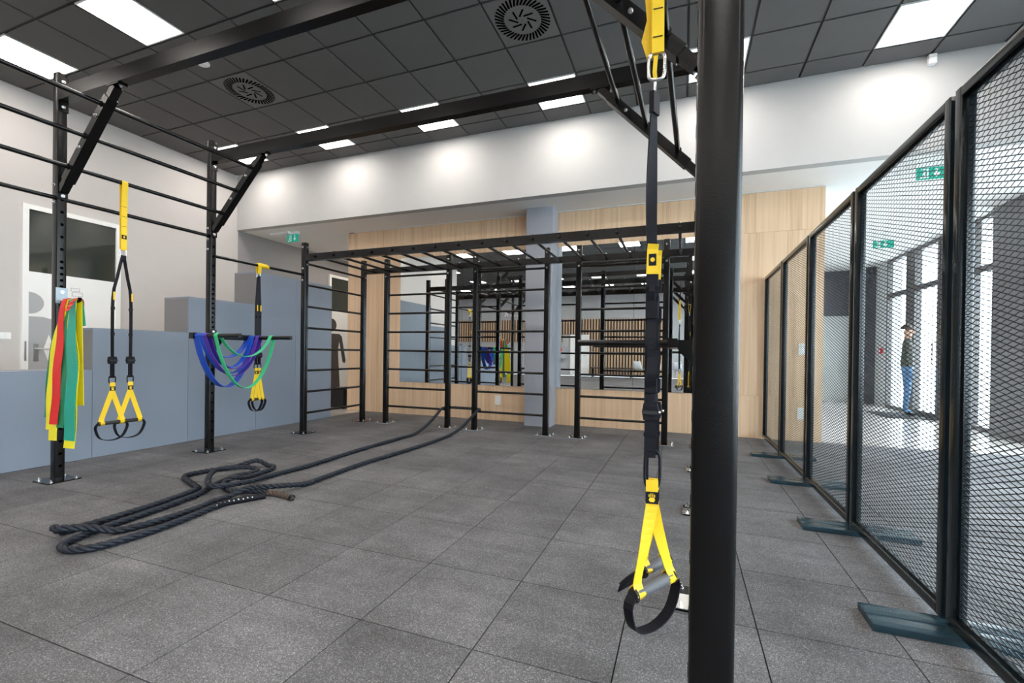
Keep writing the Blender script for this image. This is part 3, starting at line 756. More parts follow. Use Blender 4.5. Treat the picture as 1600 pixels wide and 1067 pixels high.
# ---- flat bands on the first rig post
px, py, _ = POSTS['L1']
t = thing('band_hook', (px+PW/2, py, 1.40), 'galvanised hook plate on the rig post holding flat bands', 'hook')
MB().box(px+PW/2, px+PW/2+0.006, py-0.035, py+0.035, 1.435, 1.56).build('plate', 'galvanised', t)
inst('bolt', bolt_m, (px+PW/2+0.006, py, 1.525), t, DIRR['+x'])
MB().tube([(px+PW/2, py, 1.445), (px+PW/2+0.235, py, 1.445), (px+PW/2+0.247, py, 1.452), (px+PW/2+0.25, py, 1.475)], 0.011, 10).build('peg', 'rig_black', t)
def flat_band(xt, xb, w, zb, off, mat, lab, zback=None, wt=None):
    zt = 1.445; r = 0.013+off
    ph = random.random()*6; n = 22; path = []; ws = []
    zback = zback if zback is not None else zb+0.25
    wt = wt or w*0.55
    for k in range(8):   # back strand, upwards
        f = k/8; path.append((xb*0.3+xt*0.7 if k == 0 else xt+(xb-xt)*0.3*(1-f), py+r, zback+(zt-zback)*f)); ws.append(w*0.7+(wt-w*0.7)*f)
    for a in (0, 0.25, 0.5, 0.75, 1): path.append((xt, py+r*math.cos(PI*a), zt+r*math.sin(PI*a))); ws.append(wt)
    for k in range(1, n+1):
        f = k/n; e = min(1, f*1.8); e = e*e*(3-2*e)
        path.append((xt+(xb-xt)*e+0.003*math.sin(f*9+ph), py-r-0.05*f**0.7+0.004*math.sin(f*14+ph), zt+(zb-zt)*f)); ws.append(wt+(w-wt)*min(1, f*2.5))
    MB().ribbon(path, (1, 0.12, 0), ws, 0.0025).build('flat_band', mat, org=(xt, py, zb), label=lab, cat='exercise band', group='flat bands on the hook')
flat_band(-4.600, -4.600, 0.075, 0.45, 0.001, 'band_green', 'dark green flat band in the middle of the hook bunch', 1.2)
flat_band(-4.655, -4.775, 0.070, 0.52, 0.003, 'band_green', 'green flat band edge showing behind the yellow ones', 1.2, 0.03)
flat_band(-4.640, -4.685, 0.085, 0.345, 0.006, 'band_yellow', 'yellow flat band reaching lowest behind the red band', 1.25)
flat_band(-4.660, -4.735, 0.085, 0.425, 0.009, 'band_yellow', 'wide yellow flat band beside the red band', 1.2)
flat_band(-4.650, -4.655, 0.085, 0.475, 0.014, 'band_red', 'red flat band hanging at the front of the bunch', 1.2)
flat_band(-4.545, -4.470, 0.112, 0.300, 0.004, 'band_yellow', 'yellow flat band showing its hem below the teal band', 0.62)
flat_band(-4.540, -4.468, 0.108, 0.360, 0.011, 'band_teal', 'broad shiny teal flat band on the hook', 1.25)
flat_band(-4.520, -4.500, 0.035, 1.36, 0.014, 'band_red', 'short red flat band tail at the end of the hook', 1.34, 0.03)

# ================================================================== SUSPENSION TRAINERS
def ring(c, ax, ay, a, b_, r, n=20, gap=0):
    c = Vector(c); ax = Vector(ax).normalized(); ay = Vector(ay).normalized()
    return [c+ax*(a*math.copysign(abs(math.cos(2*PI*k/n))**0.55, math.cos(2*PI*k/n)))+ay*(b_*math.copysign(abs(math.sin(2*PI*k/n))**0.55, math.sin(2*PI*k/n))) for k in range(n)]
def paw(parent, o, ax, ay, nrm, s):
    """a paw-shaped emblem: pad, four toes"""
    m = MB(); o = Vector(o); ax = Vector(ax).normalized(); ay = Vector(ay).normalized(); nrm = Vector(nrm).normalized()
    pad = [(-0.42, -0.25), (-0.25, -0.5), (0.25, -0.5), (0.42, -0.22), (0.28, 0.12), (-0.28, 0.12)]
    m.prism([(a*s, b_*s) for a, b_ in pad], o, ax, ay, nrm, 0.0006)
    for a, b_, l in ((-0.38, 0.18, 0.40), (-0.15, 0.22, 0.52), (0.10, 0.22, 0.52), (0.34, 0.16, 0.42)):
        m.prism([((a-0.08)*s, b_*s), ((a+0.08)*s, b_*s), ((a+0.06)*s, (b_+l*0.7)*s), (a*s, (b_+l)*s), ((a-0.06)*s, (b_+l*0.7)*s)], o, ax, ay, nrm, 0.0006)
    m.build('paw_mark', 'strap_yellow', parent)
def handle(t, apex, e1, e2, drop, sw=0.036, out=(0, 0, 0), grip_mat='grip_black', cradle_dir=None, gr_r=0.0155, car=(0.035, 0.034), tdir=None):
    apex = Vector(apex); e1 = Vector(e1); e2 = Vector(e2); u = (e2-e1).normalized(); up = Vector((0, 0, 1))
    nrm = u.cross(up).normalized()
    if nrm.y > 0: nrm = -nrm          # towards the room
    td = Vector(tdir).normalized() if tdir else u; tn = td.cross(up).normalized()
    if tn.y > 0: tn = -tn
    # black lower carabiner linking strap and handle
    MB().tube(ring(apex+Vector((0, 0, car[0])), td, up, sw*0.62, car[1], 0.004), 0.0042, 8, True).build('carabiner', 'strap_black', t)
    # yellow tab
    tab = MB().ribbon([apex+Vector((0, 0, 0.012))+tn*0.004, apex+Vector((0, 0, -0.06))+tn*0.004], td, sw, 0.006).build('handle_tab', 'strap_yellow', t)
    lb = MB().ribbon([apex+Vector((0, 0, -0.022))+tn*0.008, apex+Vector((0, 0, -0.058))+tn*0.008], td, sw*1.06, 0.002).build('label_patch', 'strap_black', tab)
    paw(lb, apex+Vector((0, 0, -0.041))+tn*0.0092, td, up, tn, sw*0.62)
    a0 = apex+Vector((0, 0, -0.055))
    g1 = e1+u*0.012; g2 = e2-u*0.012
    for g, k in ((g1, 1), (g2, -1)):
        mid = a0.lerp(g, 0.5)+u*(k*-0.006)
        path = spline([a0+nrm*(0.003*k), mid+nrm*(0.004*k), g+Vector((0, 0, 0.03)), g+nrm*(gr_r+.002)+Vector((0, 0, 0.004)), g-Vector((0, 0, gr_r+.002)), g-nrm*(gr_r+.002)+Vector((0, 0, 0.004)), g+Vector((0, 0, 0.034))], 0.02)
        n_ = len(path)
        MB().ribbon(path, [td.lerp(u, min(1, 2.2*i/n_)) for i in range(n_)], sw, 0.003).build('handle_strap', 'strap_yellow', t)
    gr = MB().tube([e1, e1+u*0.01, e2-u*0.01, e2], [gr_r*0.85, gr_r, gr_r, gr_r*0.85], 16).build('grip', grip_mat, t)
    for e, s in ((e1, -1), (e2, 1)): MB().disc(e, u*s, gr_r+0.005, 0.007, 16, gr_r+0.002).build('end_cap', 'grip_black', gr)
    o = Vector(out); L = (e2-e1).length; mid = (e1+e2)/2
    q = [e1-u*0.008, e1-u*0.026+Vector((0, 0, -drop*0.25))+o*0.3, e1+u*(L*0.02)+Vector((0, 0, -drop*0.82))+o*0.8, mid+Vector((0, 0, -drop))+o, e2-u*(L*0.06)+Vector((0, 0, -drop*0.82))+o*0.8, e2+u*0.026+Vector((0, 0, -drop*0.25))+o*0.3, e2+u*0.008]
    MB().ribbon(spline(q, 0.012), cradle_dir or nrm, 0.034, 0.005).build('foot_cradle', 'strap_black', t)
def cam_buckle(t, c, u, nrm, s=1.0):
    c = Vector(c); u = Vector(u).normalized(); nrm = Vector(nrm).normalized(); up = Vector((0, 0, 1))
    b_ = MB().prism([(-0.024*s, -0.03*s), (0.024*s, -0.03*s), (0.030*s, 0.0), (0.024*s, 0.032*s), (-0.024*s, 0.032*s), (-0.030*s, 0.0)], c+nrm*0.012, u, up, -nrm, 0.024).build('buckle', 'strap_black', t)
    MB().bar(c+nrm*0.018-u*0.026*s, c+nrm*0.018+u*0.026*s, 0.012*s, 0.012*s).build('buckle_lever', 'grip_black', b_)
    MB().disc(c+nrm*0.005+u*0.030*s, u, 0.006*s, 0.006, 10).build('buckle_pin', 'steel', b_)

def trainer_side(bar, legs, z_anchor, z_car, z_split, z_buckle, z_apex, z_grip, glen, drop, lab, sw=0.036, wd=(1, 0.12, 0)):
    """bar: (x,y,z) of the bar; legs: y of each strap; everything runs along the bar (y)"""
    x, y, z = bar; u = Vector((0, 1, 0)); n = Vector((1, 0, 0))
    t = thing('suspension_trainer', (x, y, z_grip-drop), lab, 'suspension trainer', 'suspension trainers on the rig')
    r = 0.021
    # yellow anchor folded over the bar
    pts = [(x-0.008, y, z_anchor)]+[(x-0.012, y, z-0.10)]+[(x+r*math.cos(a), y, z+r*math.sin(a)) for a in (PI, 0.75*PI, PI/2, PI/4, 0)]+[(x+0.012, y, z-0.10), (x+0.008, y, z_anchor)]
    an = MB().ribbon(pts, u, 0.042, 0.004).build('anchor_strap', 'strap_yellow', t)
    if z-z_anchor < 0.12:   # surplus strap wound along the bar
        MB().tube([(x, y-0.02, z), (x, y+0.0, z), (x, y+0.05, z+0.002), (x, y+0.10, z), (x, y+0.125, z-0.004)], [0.026, 0.030, 0.029, 0.027, 0.020], 9).build('anchor_wrap', 'strap_yellow', an)
    zz = z-0.12; 
    while zz > z_anchor+0.10:
        MB().box(x+0.0115, x+0.0135, y-0.017, y+0.017, zz, zz+0.003).build('stitch_line', 'strap_black', an); zz -= 0.085
    if z-z_anchor > 0.3:
        lb = MB().box(x+0.011, x+0.0135, y-0.017, y+0.017, z_anchor+0.095, z_anchor+0.13).build('label_patch', 'strap_black', an)
        paw(lb, (x+0.0136, y, z_anchor+0.112), (0, 1, 0), (0, 0, 1), (1, 0, 0), 0.018)
    MB().tube(ring((x, y, (z_anchor+z_car)/2), u, (0, 0, 1), 0.022, (z_anchor-z_car)/2+0.012, 0.004), 0.0042, 8, True).build('carabiner', 'steel', t)
    MB().ribbon([(x, y, z_car+0.015), (x, y, z_car-0.045)], u, 0.038, 0.012).build('equaliser_loop', 'strap_black', t)
    for k, yl in enumerate(legs):
        xl = x+0.004*(1-2*k)
        p = spline([(x, y+(yl-y)*0.15, z_car-0.02), (xl, y+(yl-y)*0.6, (z_car+z_split)/2), (xl, yl, z_split), (xl, yl, z_buckle)], 0.05)
        MB().ribbon(p, wd, 0.034, 0.004).build('main_strap', 'strap_black', t)
        MB().ribbon([(xl+0.018, yl, z_split+0.06), (xl+0.018, yl, z_split-0.01)], u, 0.012, 0.003).build('adjuster_tab', 'strap_yellow', t)
        for dz in (0.10, -0.12): MB().cbox((xl, yl, z_split-0.18+dz), (0.038, 0.012, 0.025)).build('strap_keeper', 'strap_black', t)
        cam_buckle(t, (xl, yl, z_buckle), u, n)
        MB().ribbon([(xl, yl, z_buckle), (xl, yl, z_apex+0.05)], (0.8, 0.6, 0), 0.030, 0.006).build('lower_strap', 'strap_black', t)
        handle(t, (xl, yl, z_apex), (xl, yl-glen/2, z_grip), (xl, yl+glen/2, z_grip), drop, sw, grip_mat='grip_black', cradle_dir=(1, 0, 0.0))
    return t
trainer_side((-4.600, 2.335, 2.507), (2.265, 2.395), 1.93, 1.87, 1.50, 0.975, 0.775, 0.445, 0.165, 0.150, 'yellow and black suspension trainer hanging beside the flat bands')
trainer_side((-4.740, 3.70, 2.080), (3.674, 3.722), 1.985, 1.94, 1.55, 1.02, 0.86, 0.505, 0.115, 0.14, 'yellow and black suspension trainer hanging behind the loop bands', wd=(0.4, 1, 0))
trainer_side((0.105, 3.78, 2.080), (3.72, 3.80), 1.93, 1.87, 1.50, 0.975, 0.775, 0.475, 0.14, 0.13, 'suspension trainer mostly hidden behind the near rig post')

def trainer_near():
    x, y, z = -0.092, 1.37, 2.507
    u = Vector((0.545, 0.838, 0)); n = Vector((0.838, -0.545, 0)) * 1.0
    f = Vector((1, 0.05, 0)).normalized()      # strap face spans the view
    t = thing('suspension_trainer', (x, y, 0.21), 'large close-up suspension trainer with yellow handles beside the near post', 'suspension trainer', 'suspension trainers on the rig')
    r = 0.021
    xb = RXP[0]*0.53+RXP[1]*0.47-0.180
    # two yellow layers over the bar
    bw_ = Vector((0.9, 0.43, 0))
    pts = [(x+0.006, y-0.012, 2.00), (x+0.004, y-0.014, 2.2), (x-0.004, y-0.010, 2.40), (xb-r, y, z), (xb, y, z+r), (xb+r, y, z), (x-0.006, y+0.012, 2.36), (x-0.022, y+0.012, 2.22), (x-0.012, y+0.010, 2.12), (x-0.028, y+0.012, 2.06), (x-0.010, y+0.006, 2.00)]
    wd = [f, f, f, (0, 1, 0), (0, 1, 0), (0, 1, 0), f, f, f, f, f]
    an = MB().ribbon([Vector(p) for p in pts], [Vector(w) for w in wd], 0.036, 0.004).build('anchor_strap', 'strap_yellow', t)
    for zz in (2.045, 2.13, 2.215, 2.30): MB().ribbon([(x+0.005, y-0.0165, zz), (x+0.005, y-0.0165, zz+0.003)], f, 0.028, 0.001).build('stitch_line', 'strap_black', an)
    MB().tube(ring((x+0.002, y-0.004, 1.965), f, (0, 0, 1), 0.024, 0.042, 0.005), 0.0052, 10, True).build('carabiner', 'steel', t)
    MB().ribbon(spline([(x, y-0.006, 1.995), (x-0.004, y, 1.95), (x, y+0.004, 1.925)], 0.02), f, 0.012, 0.006).build('carabiner_tape', 'strap_yellow', t)
    MB().tube([(x-0.002, y, 1.93), (x-0.003, y, 1.87)], 0.005, 10).build('swivel_pin', 'steel', t)
    e = Vector((0.42, 0.9, 0))
    MB().ribbon([(x-0.003, y, 1.885), (x-0.003, y, 1.82)], e, 0.036, 0.016).build('equaliser_loop', 'strap_black', t)
    # two long black straps, slightly apart
    p1 = spline([(x-0.004, y, 1.87), (x-0.006, y-0.004, 1.60), (x-0.004, y-0.008, 1.40), (x-0.004, y-0.010, 1.15), (x-0.004, y-0.012, 0.93)], 0.03)
    w1 = [Vector((0.42, 0.9, 0)).lerp(Vector((1, 0.1, 0)), min(1, max(0, (1.85-p.z)/0.35))) for p in p1]
    MB().ribbon(p1, w1, 0.031, 0.004).build('main_strap', 'strap_black', t)
    p2 = spline([(x-0.006, y+0.01, 1.86), (x-0.012, y+0.025, 1.60), (x-0.006, y+0.03, 1.40), (x+0.006, y+0.03, 1.20), (x+0.002, y+0.03, 1.05), (x+0.004, y+0.03, 0.93)], 0.03)
    MB().ribbon(p2, w1[:1]*0+[Vector((0.42, 0.9, 0)).lerp(Vector((0.9, 0.35, 0)), min(1, max(0, (1.85-p.z)/0.35))) for p in p2], 0.031, 0.004).build('main_strap', 'strap_black', t)
    # yellow adjuster tabs
    for dy, dx, hgt in ((-0.018, 0.000, 0.0), (0.024, 0.008, -0.010)):
        tb = MB().ribbon([(x+dx+0.002, y+dy-0.006, 1.415+hgt), (x+dx, y+dy, 1.40+hgt), (x+dx-0.002, y+dy, 1.325+hgt)], f, 0.033, 0.004).build('adjuster_tab', 'strap_yellow', t)
        if dy < 0:
            lb = MB().ribbon([(x+dx, y+dy-0.003, 1.386), (x+dx, y+dy-0.003, 1.350)], f, 0.022, 0.001).build('label_patch', 'strap_black', tb)
            MB().disc((x+dx, y+dy-0.0038, 1.368), (0, -1, 0), 0.007, 0.0005, 8).build('emblem', 'strap_yellow', lb)
        MB().cbox((x+dx, y+dy, 1.305+hgt), (0.036, 0.010, 0.036)).build('strap_keeper', 'strap_black', t)
        MB().ribbon(spline([(x+dx, y+dy-0.008, 1.29+hgt), (x+dx, y+dy-0.016, 1.27+hgt), (x+dx, y+dy-0.004, 1.245+hgt)], 0.01), f, 0.016, 0.003).build('pull_loop', 'strap_black', t)
        MB().cbox((x+dx, y+dy, 1.215+hgt), (0.037, 0.012, 0.05)).build('strap_keeper', 'strap_black', t)
        # slack tail
        MB().ribbon(spline([(x+dx, y+dy+0.004, 1.19), (x+dx-0.004, y+dy-0.010, 1.13), (x+dx+0.004, y+dy-0.004, 1.07), (x+dx, y+dy-0.014, 1.02), (x+dx, y+dy, 0.96)], 0.02), f, 0.030, 0.003).build('strap_tail', 'strap_black', t)
        MB().cbox((x+dx, y+dy, 0.985), (0.036, 0.014, 0.04)).build('strap_keeper', 'strap_black', t)
        cam_buckle(t, (x+dx, y+dy, 0.905), f, (0, -1, 0), 0.82)
        MB().ribbon([(x+dx, y+dy, 0.905), (x+dx, y+dy, 0.765)], f, 0.034, 0.007).build('lower_strap', 'strap_black', t)
        MB().cbox((x+dx, y+dy, 0.835), (0.038, 0.012, 0.012)).build('strap_keeper', 'strap_black', t)
    handle(t, (x+0.008, y-0.018, 0.685), (-0.130, 1.335, 0.345), (-0.026, 1.478, 0.352), 0.125, 0.036, (0.0, -0.010, 0), 'grip_rubber', cradle_dir=(0.838, -0.545, 0.0), gr_r=0.0185, car=(0.045, 0.058), tdir=(1, 0.12, 0))
    handle(t, (x+0.010, y+0.024, 0.680), (-0.118, 1.480, 0.352), (-0.045, 1.600, 0.352), 0.075, 0.032, (-0.085, -0.075, 0.03), 'grip_rubber', cradle_dir=(0.3, -0.3, 0.9), gr_r=0.0185, car=(0.045, 0.058), tdir=(1, 0.12, 0))
trainer_near()

# ================================================================== BATTLE ROPE
def rope():
    R = 0.0205
    a1 = [(-2.636, 2.334), (-2.768, 2.358), (-2.874, 2.361), (-2.958, 2.331), (-3.047, 2.306), (-3.155, 2.293), (-3.256, 2.304), (-3.366, 2.357), (-3.426, 2.412), (-3.401, 2.470), (-3.414, 2.560), (-3.435, 2.746), (-3.450, 2.830), (-3.511, 2.905), (-3.620, 2.930), (-3.693, 2.895), (-3.726, 2.817), (-3.784, 2.740), (-3.890, 2.620), (-3.925, 2.470), (-3.885, 2.395), (-3.751, 2.339), (-3.600, 2.285), (-3.483, 2.245), (-3.430, 2.190), (-3.415, 2.100), (-3.370, 1.891), (-3.348, 1.667), (-3.345, 1.510), (-3.346, 1.432), (-3.318, 1.382), (-3.264, 1.380), (-3.210, 1.428), (-3.148, 1.485), (-3.085, 1.548), (-3.040, 1.668), (-3.030, 1.815), (-3.045, 1.980), (-3.075, 2.080), (-3.080, 2.184), (-3.030, 2.299), (-2.923, 2.365), (-2.862, 2.451), (-2.822, 2.625), (-2.826, 2.762), (-2.848, 3.261), (-2.814, 3.813), (-2.795, 4.263), (-2.815, 4.774)]
    z1 = {3: .03, 4: .03, 8: .03, 9: .05, 17: .03, 16: .055, 15: .06, 24: .03, 30: .065, 31: .07, 32: .065, 33: .05, 40: .055, 41: .06, 42: .05}
    p = [(x, y, z1.get(i, R)) for i, (x, y) in enumerate(a1)]
    # up and round the two posts
    p += [(-2.785, 5.05, 0.075), (-2.745, 5.28, 0.19), (-2.718, 5.42, 0.272), (-2.735, 5.515, 0.282), (-2.86, 5.535, 0.282), (-3.02, 5.535, 0.283), (-3.17, 5.535, 0.283), (-3.265, 5.512, 0.28), (-3.295, 5.42, 0.268), (-3.300, 5.28, 0.19), (-3.295, 5.02, 0.08)]
    b1 = [(-3.285, 4.75), (-3.280, 4.44), (-3.282, 3.751), (-3.252, 3.178), (-3.255, 2.95), (-3.272, 2.730), (-3.256, 2.493), (-3.257, 2.336), (-3.275, 2.254), (-3.330, 2.232), (-3.437, 2.285), (-3.589, 2.405), (-3.690, 2.530), (-3.670, 2.650), (-3.590, 2.730), (-3.530, 2.765), (-3.500, 2.690), (-3.530, 2.570), (-3.490, 2.430), (-3.440, 2.330), (-3.374, 2.226), (-3.320, 2.114), (-3.290, 1.990), (-3.262, 1.880), (-3.235, 1.711), (-3.205, 1.531), (-3.172, 1.430), (-3.150, 1.374), (-3.108, 1.324), (-3.025, 1.312), (-2.956, 1.348), (-2.919, 1.413), (-2.900, 1.536), (-2.903, 1.686), (-2.935, 1.880), (-2.965, 2.020), (-2.968, 2.103), (-2.925, 2.186), (-2.894, 2.245), (-2.861, 2.305)]
    z2 = {6: .03, 7: .045, 8: .055, 9: .06, 10: .07, 11: .07, 12: .07, 13: .06, 14: .05}
    q = [(x, y, z2.get(i, R)) for i, (x, y) in enumerate(b1)]
    path = spline(p+q, 0.012)
    # resample evenly
    pts = [path[0]]; acc = 0.0; step = 0.009
    for a, b_ in zip(path[:-1], path[1:]):
        L = (b_-a).length
        while acc+L >= step:
            f = (step-acc)/L; a = a.lerp(b_, f); pts.append(a); L = (b_-a).length; acc = 0.0
        acc += L
    t = thing('battle_rope', (-3.3, 2.4, 0), 'thick dark twisted battle rope coiled on the floor and looped round two posts', 'rope')
    pitch = 0.125; prev = None; fr = []
    for i, c in enumerate(pts):
        tg = (pts[min(i+1, len(pts)-1)]-pts[max(i-1, 0)]).normalized()
        if prev is None: s = tg.cross(Vector((0, 0, 1))).normalized()
        else: s = (prev-tg*prev.dot(tg)).normalized()
        prev = s; fr.append((s, tg.cross(s)))
    worn = (lambda i, n: 0)
    n = len(pts)
    for k in range(3):
        path2 = []
        for i, c in enumerate(pts):
            a = 2*PI*(i*step/pitch)+2*PI*k/3
            path2.append(c+fr[i][0]*(0.0102*math.cos(a))+fr[i][1]*(0.0102*math.sin(a)))
        cut = 30
        MB().tube(path2[cut:], 0.0112, 8).build('strand', 'rope_dark', t)
        MB().tube(path2[:cut+1], 0.0108, 8).build('worn_strand_end', 'rope_worn', t)
    MB().tube(pts[-35:], 0.0222, 12).build('grip_sleeve', 'strap_black', t)
    m = MB()
    for k in range(9):
        i = n-33+k*3; c = pts[i]; 
        m.cbox((c.x+0.010, c.y-0.019, c.z+0.010+0.003*(k % 2)), (0.014, 0.004, 0.008))
    m.build('sleeve_print', 'white_plastic', t, kind='stuff')
    MB().tube(pts[:3], 0.0222, 10).build('end_tape', 'strap_black', t)
rope()

# ================================================================== MESH FENCE
def expanded_mesh(w, hgt):
    """expanded metal sheet w x hgt in local y, z"""
    LWD, SWD = 0.062, 0.0211; m = MB(); th = 0.0022
    rows = int(hgt/(SWD/2)); cols = int(w/(LWD/2))
    vs, fs = [], []
    def strand(p, q, k):
        d = (q-p).normalized(); s = Vector((0.35, -d.z*0.9, d.y*0.9)).normalized(); t_ = d.cross(s)
        b0 = len(vs)
        for c in (p, q):
            for a, b_ in ((-1, -1), (1, -1), (1, 1), (-1, 1)): vs.append(c+s*(a*0.0016)+t_*(b_*0.0009))
        for i in range(4): fs.append((b0+i, b0+(i+1) % 4, b0+4+(i+1) % 4, b0+4+i))
    for r in range(rows):
        for c in range(cols):
            if (r+c) % 2: continue
            y0 = c*LWD/2; z0 = r*SWD/2; y1 = y0+LWD/2
            if y1 > w: continue
            bow = 0.0018
            for dz in (SWD/2, -SWD/2):
                z1 = z0+dz
                if z1 < 0 or z1 > hgt: continue
                strand(Vector((0.002 if dz > 0 else -0.002, y0, z0)), Vector((-0.002 if dz > 0 else 0.002, y1, z1)), 0)
            # other half of the rhombus pattern comes from the neighbouring node
    m.add(vs, fs)
    # the odd nodes: mirror strands
    return m.mesh('mesh_sheet', 'mesh_wire')
FX = 1.0; PITCH = 1.045; J0 = 2.165-PITCH
PWY = 1.012
sheet = expanded_mesh(PWY-0.07, 2.135-0.03-0.07)
stile_m = MB().rbar(0, 0.05, -0.02, 0.02, 0.03, 2.135, 0.004).mesh('stile', 'fence_paint')
rail_m = MB().rbar(0, 0.05, -(PWY-0.08)/2, (PWY-0.08)/2, -0.02, 0.02, 0.004, 1).mesh('rail', 'fence_paint')
lip_m = MB().box(0.018, 0.034, -(PWY-0.08)/2, (PWY-0.08)/2, -0.007, 0.007).mesh('mesh_lip', 'fence_paint')
lipv_m = MB().box(0.018, 0.034, -0.007, 0.007, 0.07, 2.095).mesh('mesh_lip', 'fence_paint')
foot_m = MB().rbar(-0.275, 0.325, -0.0395, 0.0395, 0.0, 0.03, 0.003, 0).mesh('foot_plate', 'fence_foot')
fl_lab = ['mesh fence panel closest to the near rig post', 'second mesh fence panel, in front of the glazed entrance', 'third mesh fence panel counted from the near end', 'fourth mesh fence panel counted from the near end', 'last mesh fence panel, touching the oak wall']
for k in range(5):
    y0 = J0+PITCH*k+0.0165; y1 = y0+PWY; yc = (y0+y1)/2
    t = thing('mesh_fence_panel', (FX+0.025, yc, 0), fl_lab[k], 'fence panel', 'mesh fence panels')
    for yy in (y0+0.02, y1-0.02): inst('stile', stile_m, (FX, yy, 0), t)
    for zz in (0.05, 2.115): inst('rail', rail_m, (FX, yc, zz), t)
    for zz in (0.077, 2.088): inst('mesh_lip', lip_m, (FX, yc, zz), t)
    for yy in (y0+0.047, y1-0.047): inst('mesh_lip', lipv_m, (FX, yy, 0), t)
    o = inst('mesh_sheet', sheet, (FX+0.026, y0+0.035, 0.065), t); o['kind'] = 'stuff'
    inst('foot_plate', foot_m, (FX, y0-0.0165+0.042-0.045, 0), t)
    if k < 4: inst('foot_plate', foot_m, (FX, y1+0.0165-0.042-0.045, 0), t)
    if k < 4:
        for zz in (0.45, 1.10, 1.75): MB().tube([(FX+0.045, y1-0.004, zz), (FX+0.045, y1+0.037, zz)], 0.007, 8).build('coupling_bolt', 'steel', t)

# ================================================================== SMALL THINGS BEYOND
t = thing('equipment_box', (-6.1, 6.62, 0), 'black equipment box standing before the far tall door', 'box')
MB().rbar(-6.42, -6.02, 6.42, 6.90, 0.02, 0.36, 0.015).build('body', 'black_matte', t)
MB().rbar(-6.40, -6.04, 6.44, 6.88, 0.36, 0.385, 0.01).build('lid', 'rig_black', t)
MB().tube([(-6.018, 6.58, 0.28), (-5.995, 6.58, 0.28), (-5.995, 6.74, 0.28), (-6.018, 6.74, 0.28)], 0.008, 8).build('handle', 'steel', t)
for sx in (-6.39, -6.05):
    for sy in (6.45, 6.87): MB().disc((sx, sy, 0.02), (0, 0, -1), 0.018, 0.02, 10).build('rubber_foot', 'black_matte', t)

def person(x, y):
    """standing figure, one continuous skinned body"""
    t = thing('person', (x, y, 0), 'person in dark top and blue jeans standing at the glazed entrance', 'person')
    j = {'pel': (0, 0, 0.95, .13), 'wai': (0, 0, 1.08, .12), 'che': (0, 0.0, 1.28, .145), 'nek': (0, 0, 1.43, .06), 'nk2': (0, -0.005, 1.50, .05), 'hd1': (0, -0.01, 1.58, .075), 'hd2': (0, -0.005, 1.66, .085)}
    e = [('pel', 'wai'), ('wai', 'che'), ('che', 'nek'), ('nek', 'nk2'), ('nk2', 'hd1'), ('hd1', 'hd2')]
    for s, n in ((-1, 'l'), (1, 'r')):
        j.update({n+'sh': (s*0.17, 0, 1.37, .055), n+'el': (s*0.23, 0.02, 1.10, .042), n+'wr': (s*0.24, -0.04, 0.86, .028), n+'pa': (s*0.24, -0.055, 0.79, .030),
                  n+'hp': (s*0.10, 0, 0.90, .09), n+'kn': (s*0.115, -0.01, 0.50, .06), n+'an': (s*0.12, 0.02, 0.10, .040), n+'to': (s*0.13, -0.13, 0.035, .032)})
        e += [('che', n+'sh'), (n+'sh', n+'el'), (n+'el', n+'wr'), (n+'wr', n+'pa'), ('pel', n+'hp'), (n+'hp', n+'kn'), (n+'kn', n+'an'), (n+'an', n+'to')]
        for q, (dx, dy, dz, l) in enumerate(((-.02, -.03, -.05, 1), (-.007, -.02, -.085, 1), (.007, -.012, -.09, 1), (.02, 0.0, -.08, 1), (-.035*s*s, -.035, -.02, 1))):
            j[n+'f%d' % q] = (s*0.24+dx*1.0, -0.055+dy, 0.79+dz, .0095); e.append((n+'pa', n+'f%d' % q))
    keys = list(j); me = bpy.data.meshes.new('body')
    me.from_pydata([j[k][:3] for k in keys], [(keys.index(a), keys.index(b_)) for a, b_ in e], [])
    o = bpy.data.objects.new('body', me); C.objects.link(o); o.parent = t
    me.materials.append(MATS['clothes'])
    sk = o.modifiers.new('skin', 'SKIN'); sk.use_smooth_shade = True
    if not me.skin_vertices: 
        bpy.context.view_layer.objects.active = o
    for i, k in enumerate(keys):
        sv = me.skin_vertices[0].data[i]; sv.radius = (j[k][3], j[k][3]*0.85 if k in ('pel', 'wai', 'che') else j[k][3]); sv.use_root = (k == 'pel')
    sb = o.modifiers.new('sub', 'SUBSURF'); sb.levels = 1; sb.render_levels = 2
    ORG['body'] = (x, y, 0); ORG[o.name] = (x, y, 0)
    t.rotation_euler = (0, 0, 1.19)
    m = MB()
    rows = []
    for a in range(5):
        ph = a*PI/2/4*1.15
        rows.append([(x+0.090*math.cos(ph)*math.cos(b_*PI/6), y+0.014+0.090*math.cos(ph)*math.sin(b_*PI/6), 1.655+0.105*math.sin(ph)) for b_ in range(12)])
    vs = [p for r in rows for p in r]; fs = [(a*12+b_, a*12+(b_+1) % 12, (a+1)*12+(b_+1) % 12, (a+1)*12+b_) for a in range(4) for b_ in range(12)]
    m.add(vs, fs, True); m.build('hair', 'hair', t)
    f = MB(); f.disc((x-0.03, y-0.083, 1.635), (0, -1, 0), 0.012, 0.004, 10); f.disc((x+0.03, y-0.083, 1.635), (0, -1, 0), 0.012, 0.004, 10); f.build('eyes', 'black_matte', t)
    MB().prism([(-0.014, 0), (0.014, 0), (0.006, 0.045), (-0.006, 0.045)], (x, y-0.078, 1.58), (1, 0, 0), (0, 0, 1), (0, -1, 0), 0.022).build('nose', 'skin', t)
    MB().cbox((x, y-0.082, 1.552), (0.045, 0.006, 0.009)).build('mouth', 'alarm_red', t)
    for s in (-1, 1): MB().disc((x+s*0.080, y-0.005, 1.62), (s, 0, 0), 0.026, 0.012, 10, 0.02).build('ear', 'skin', t)
person(4.03, 10.05)
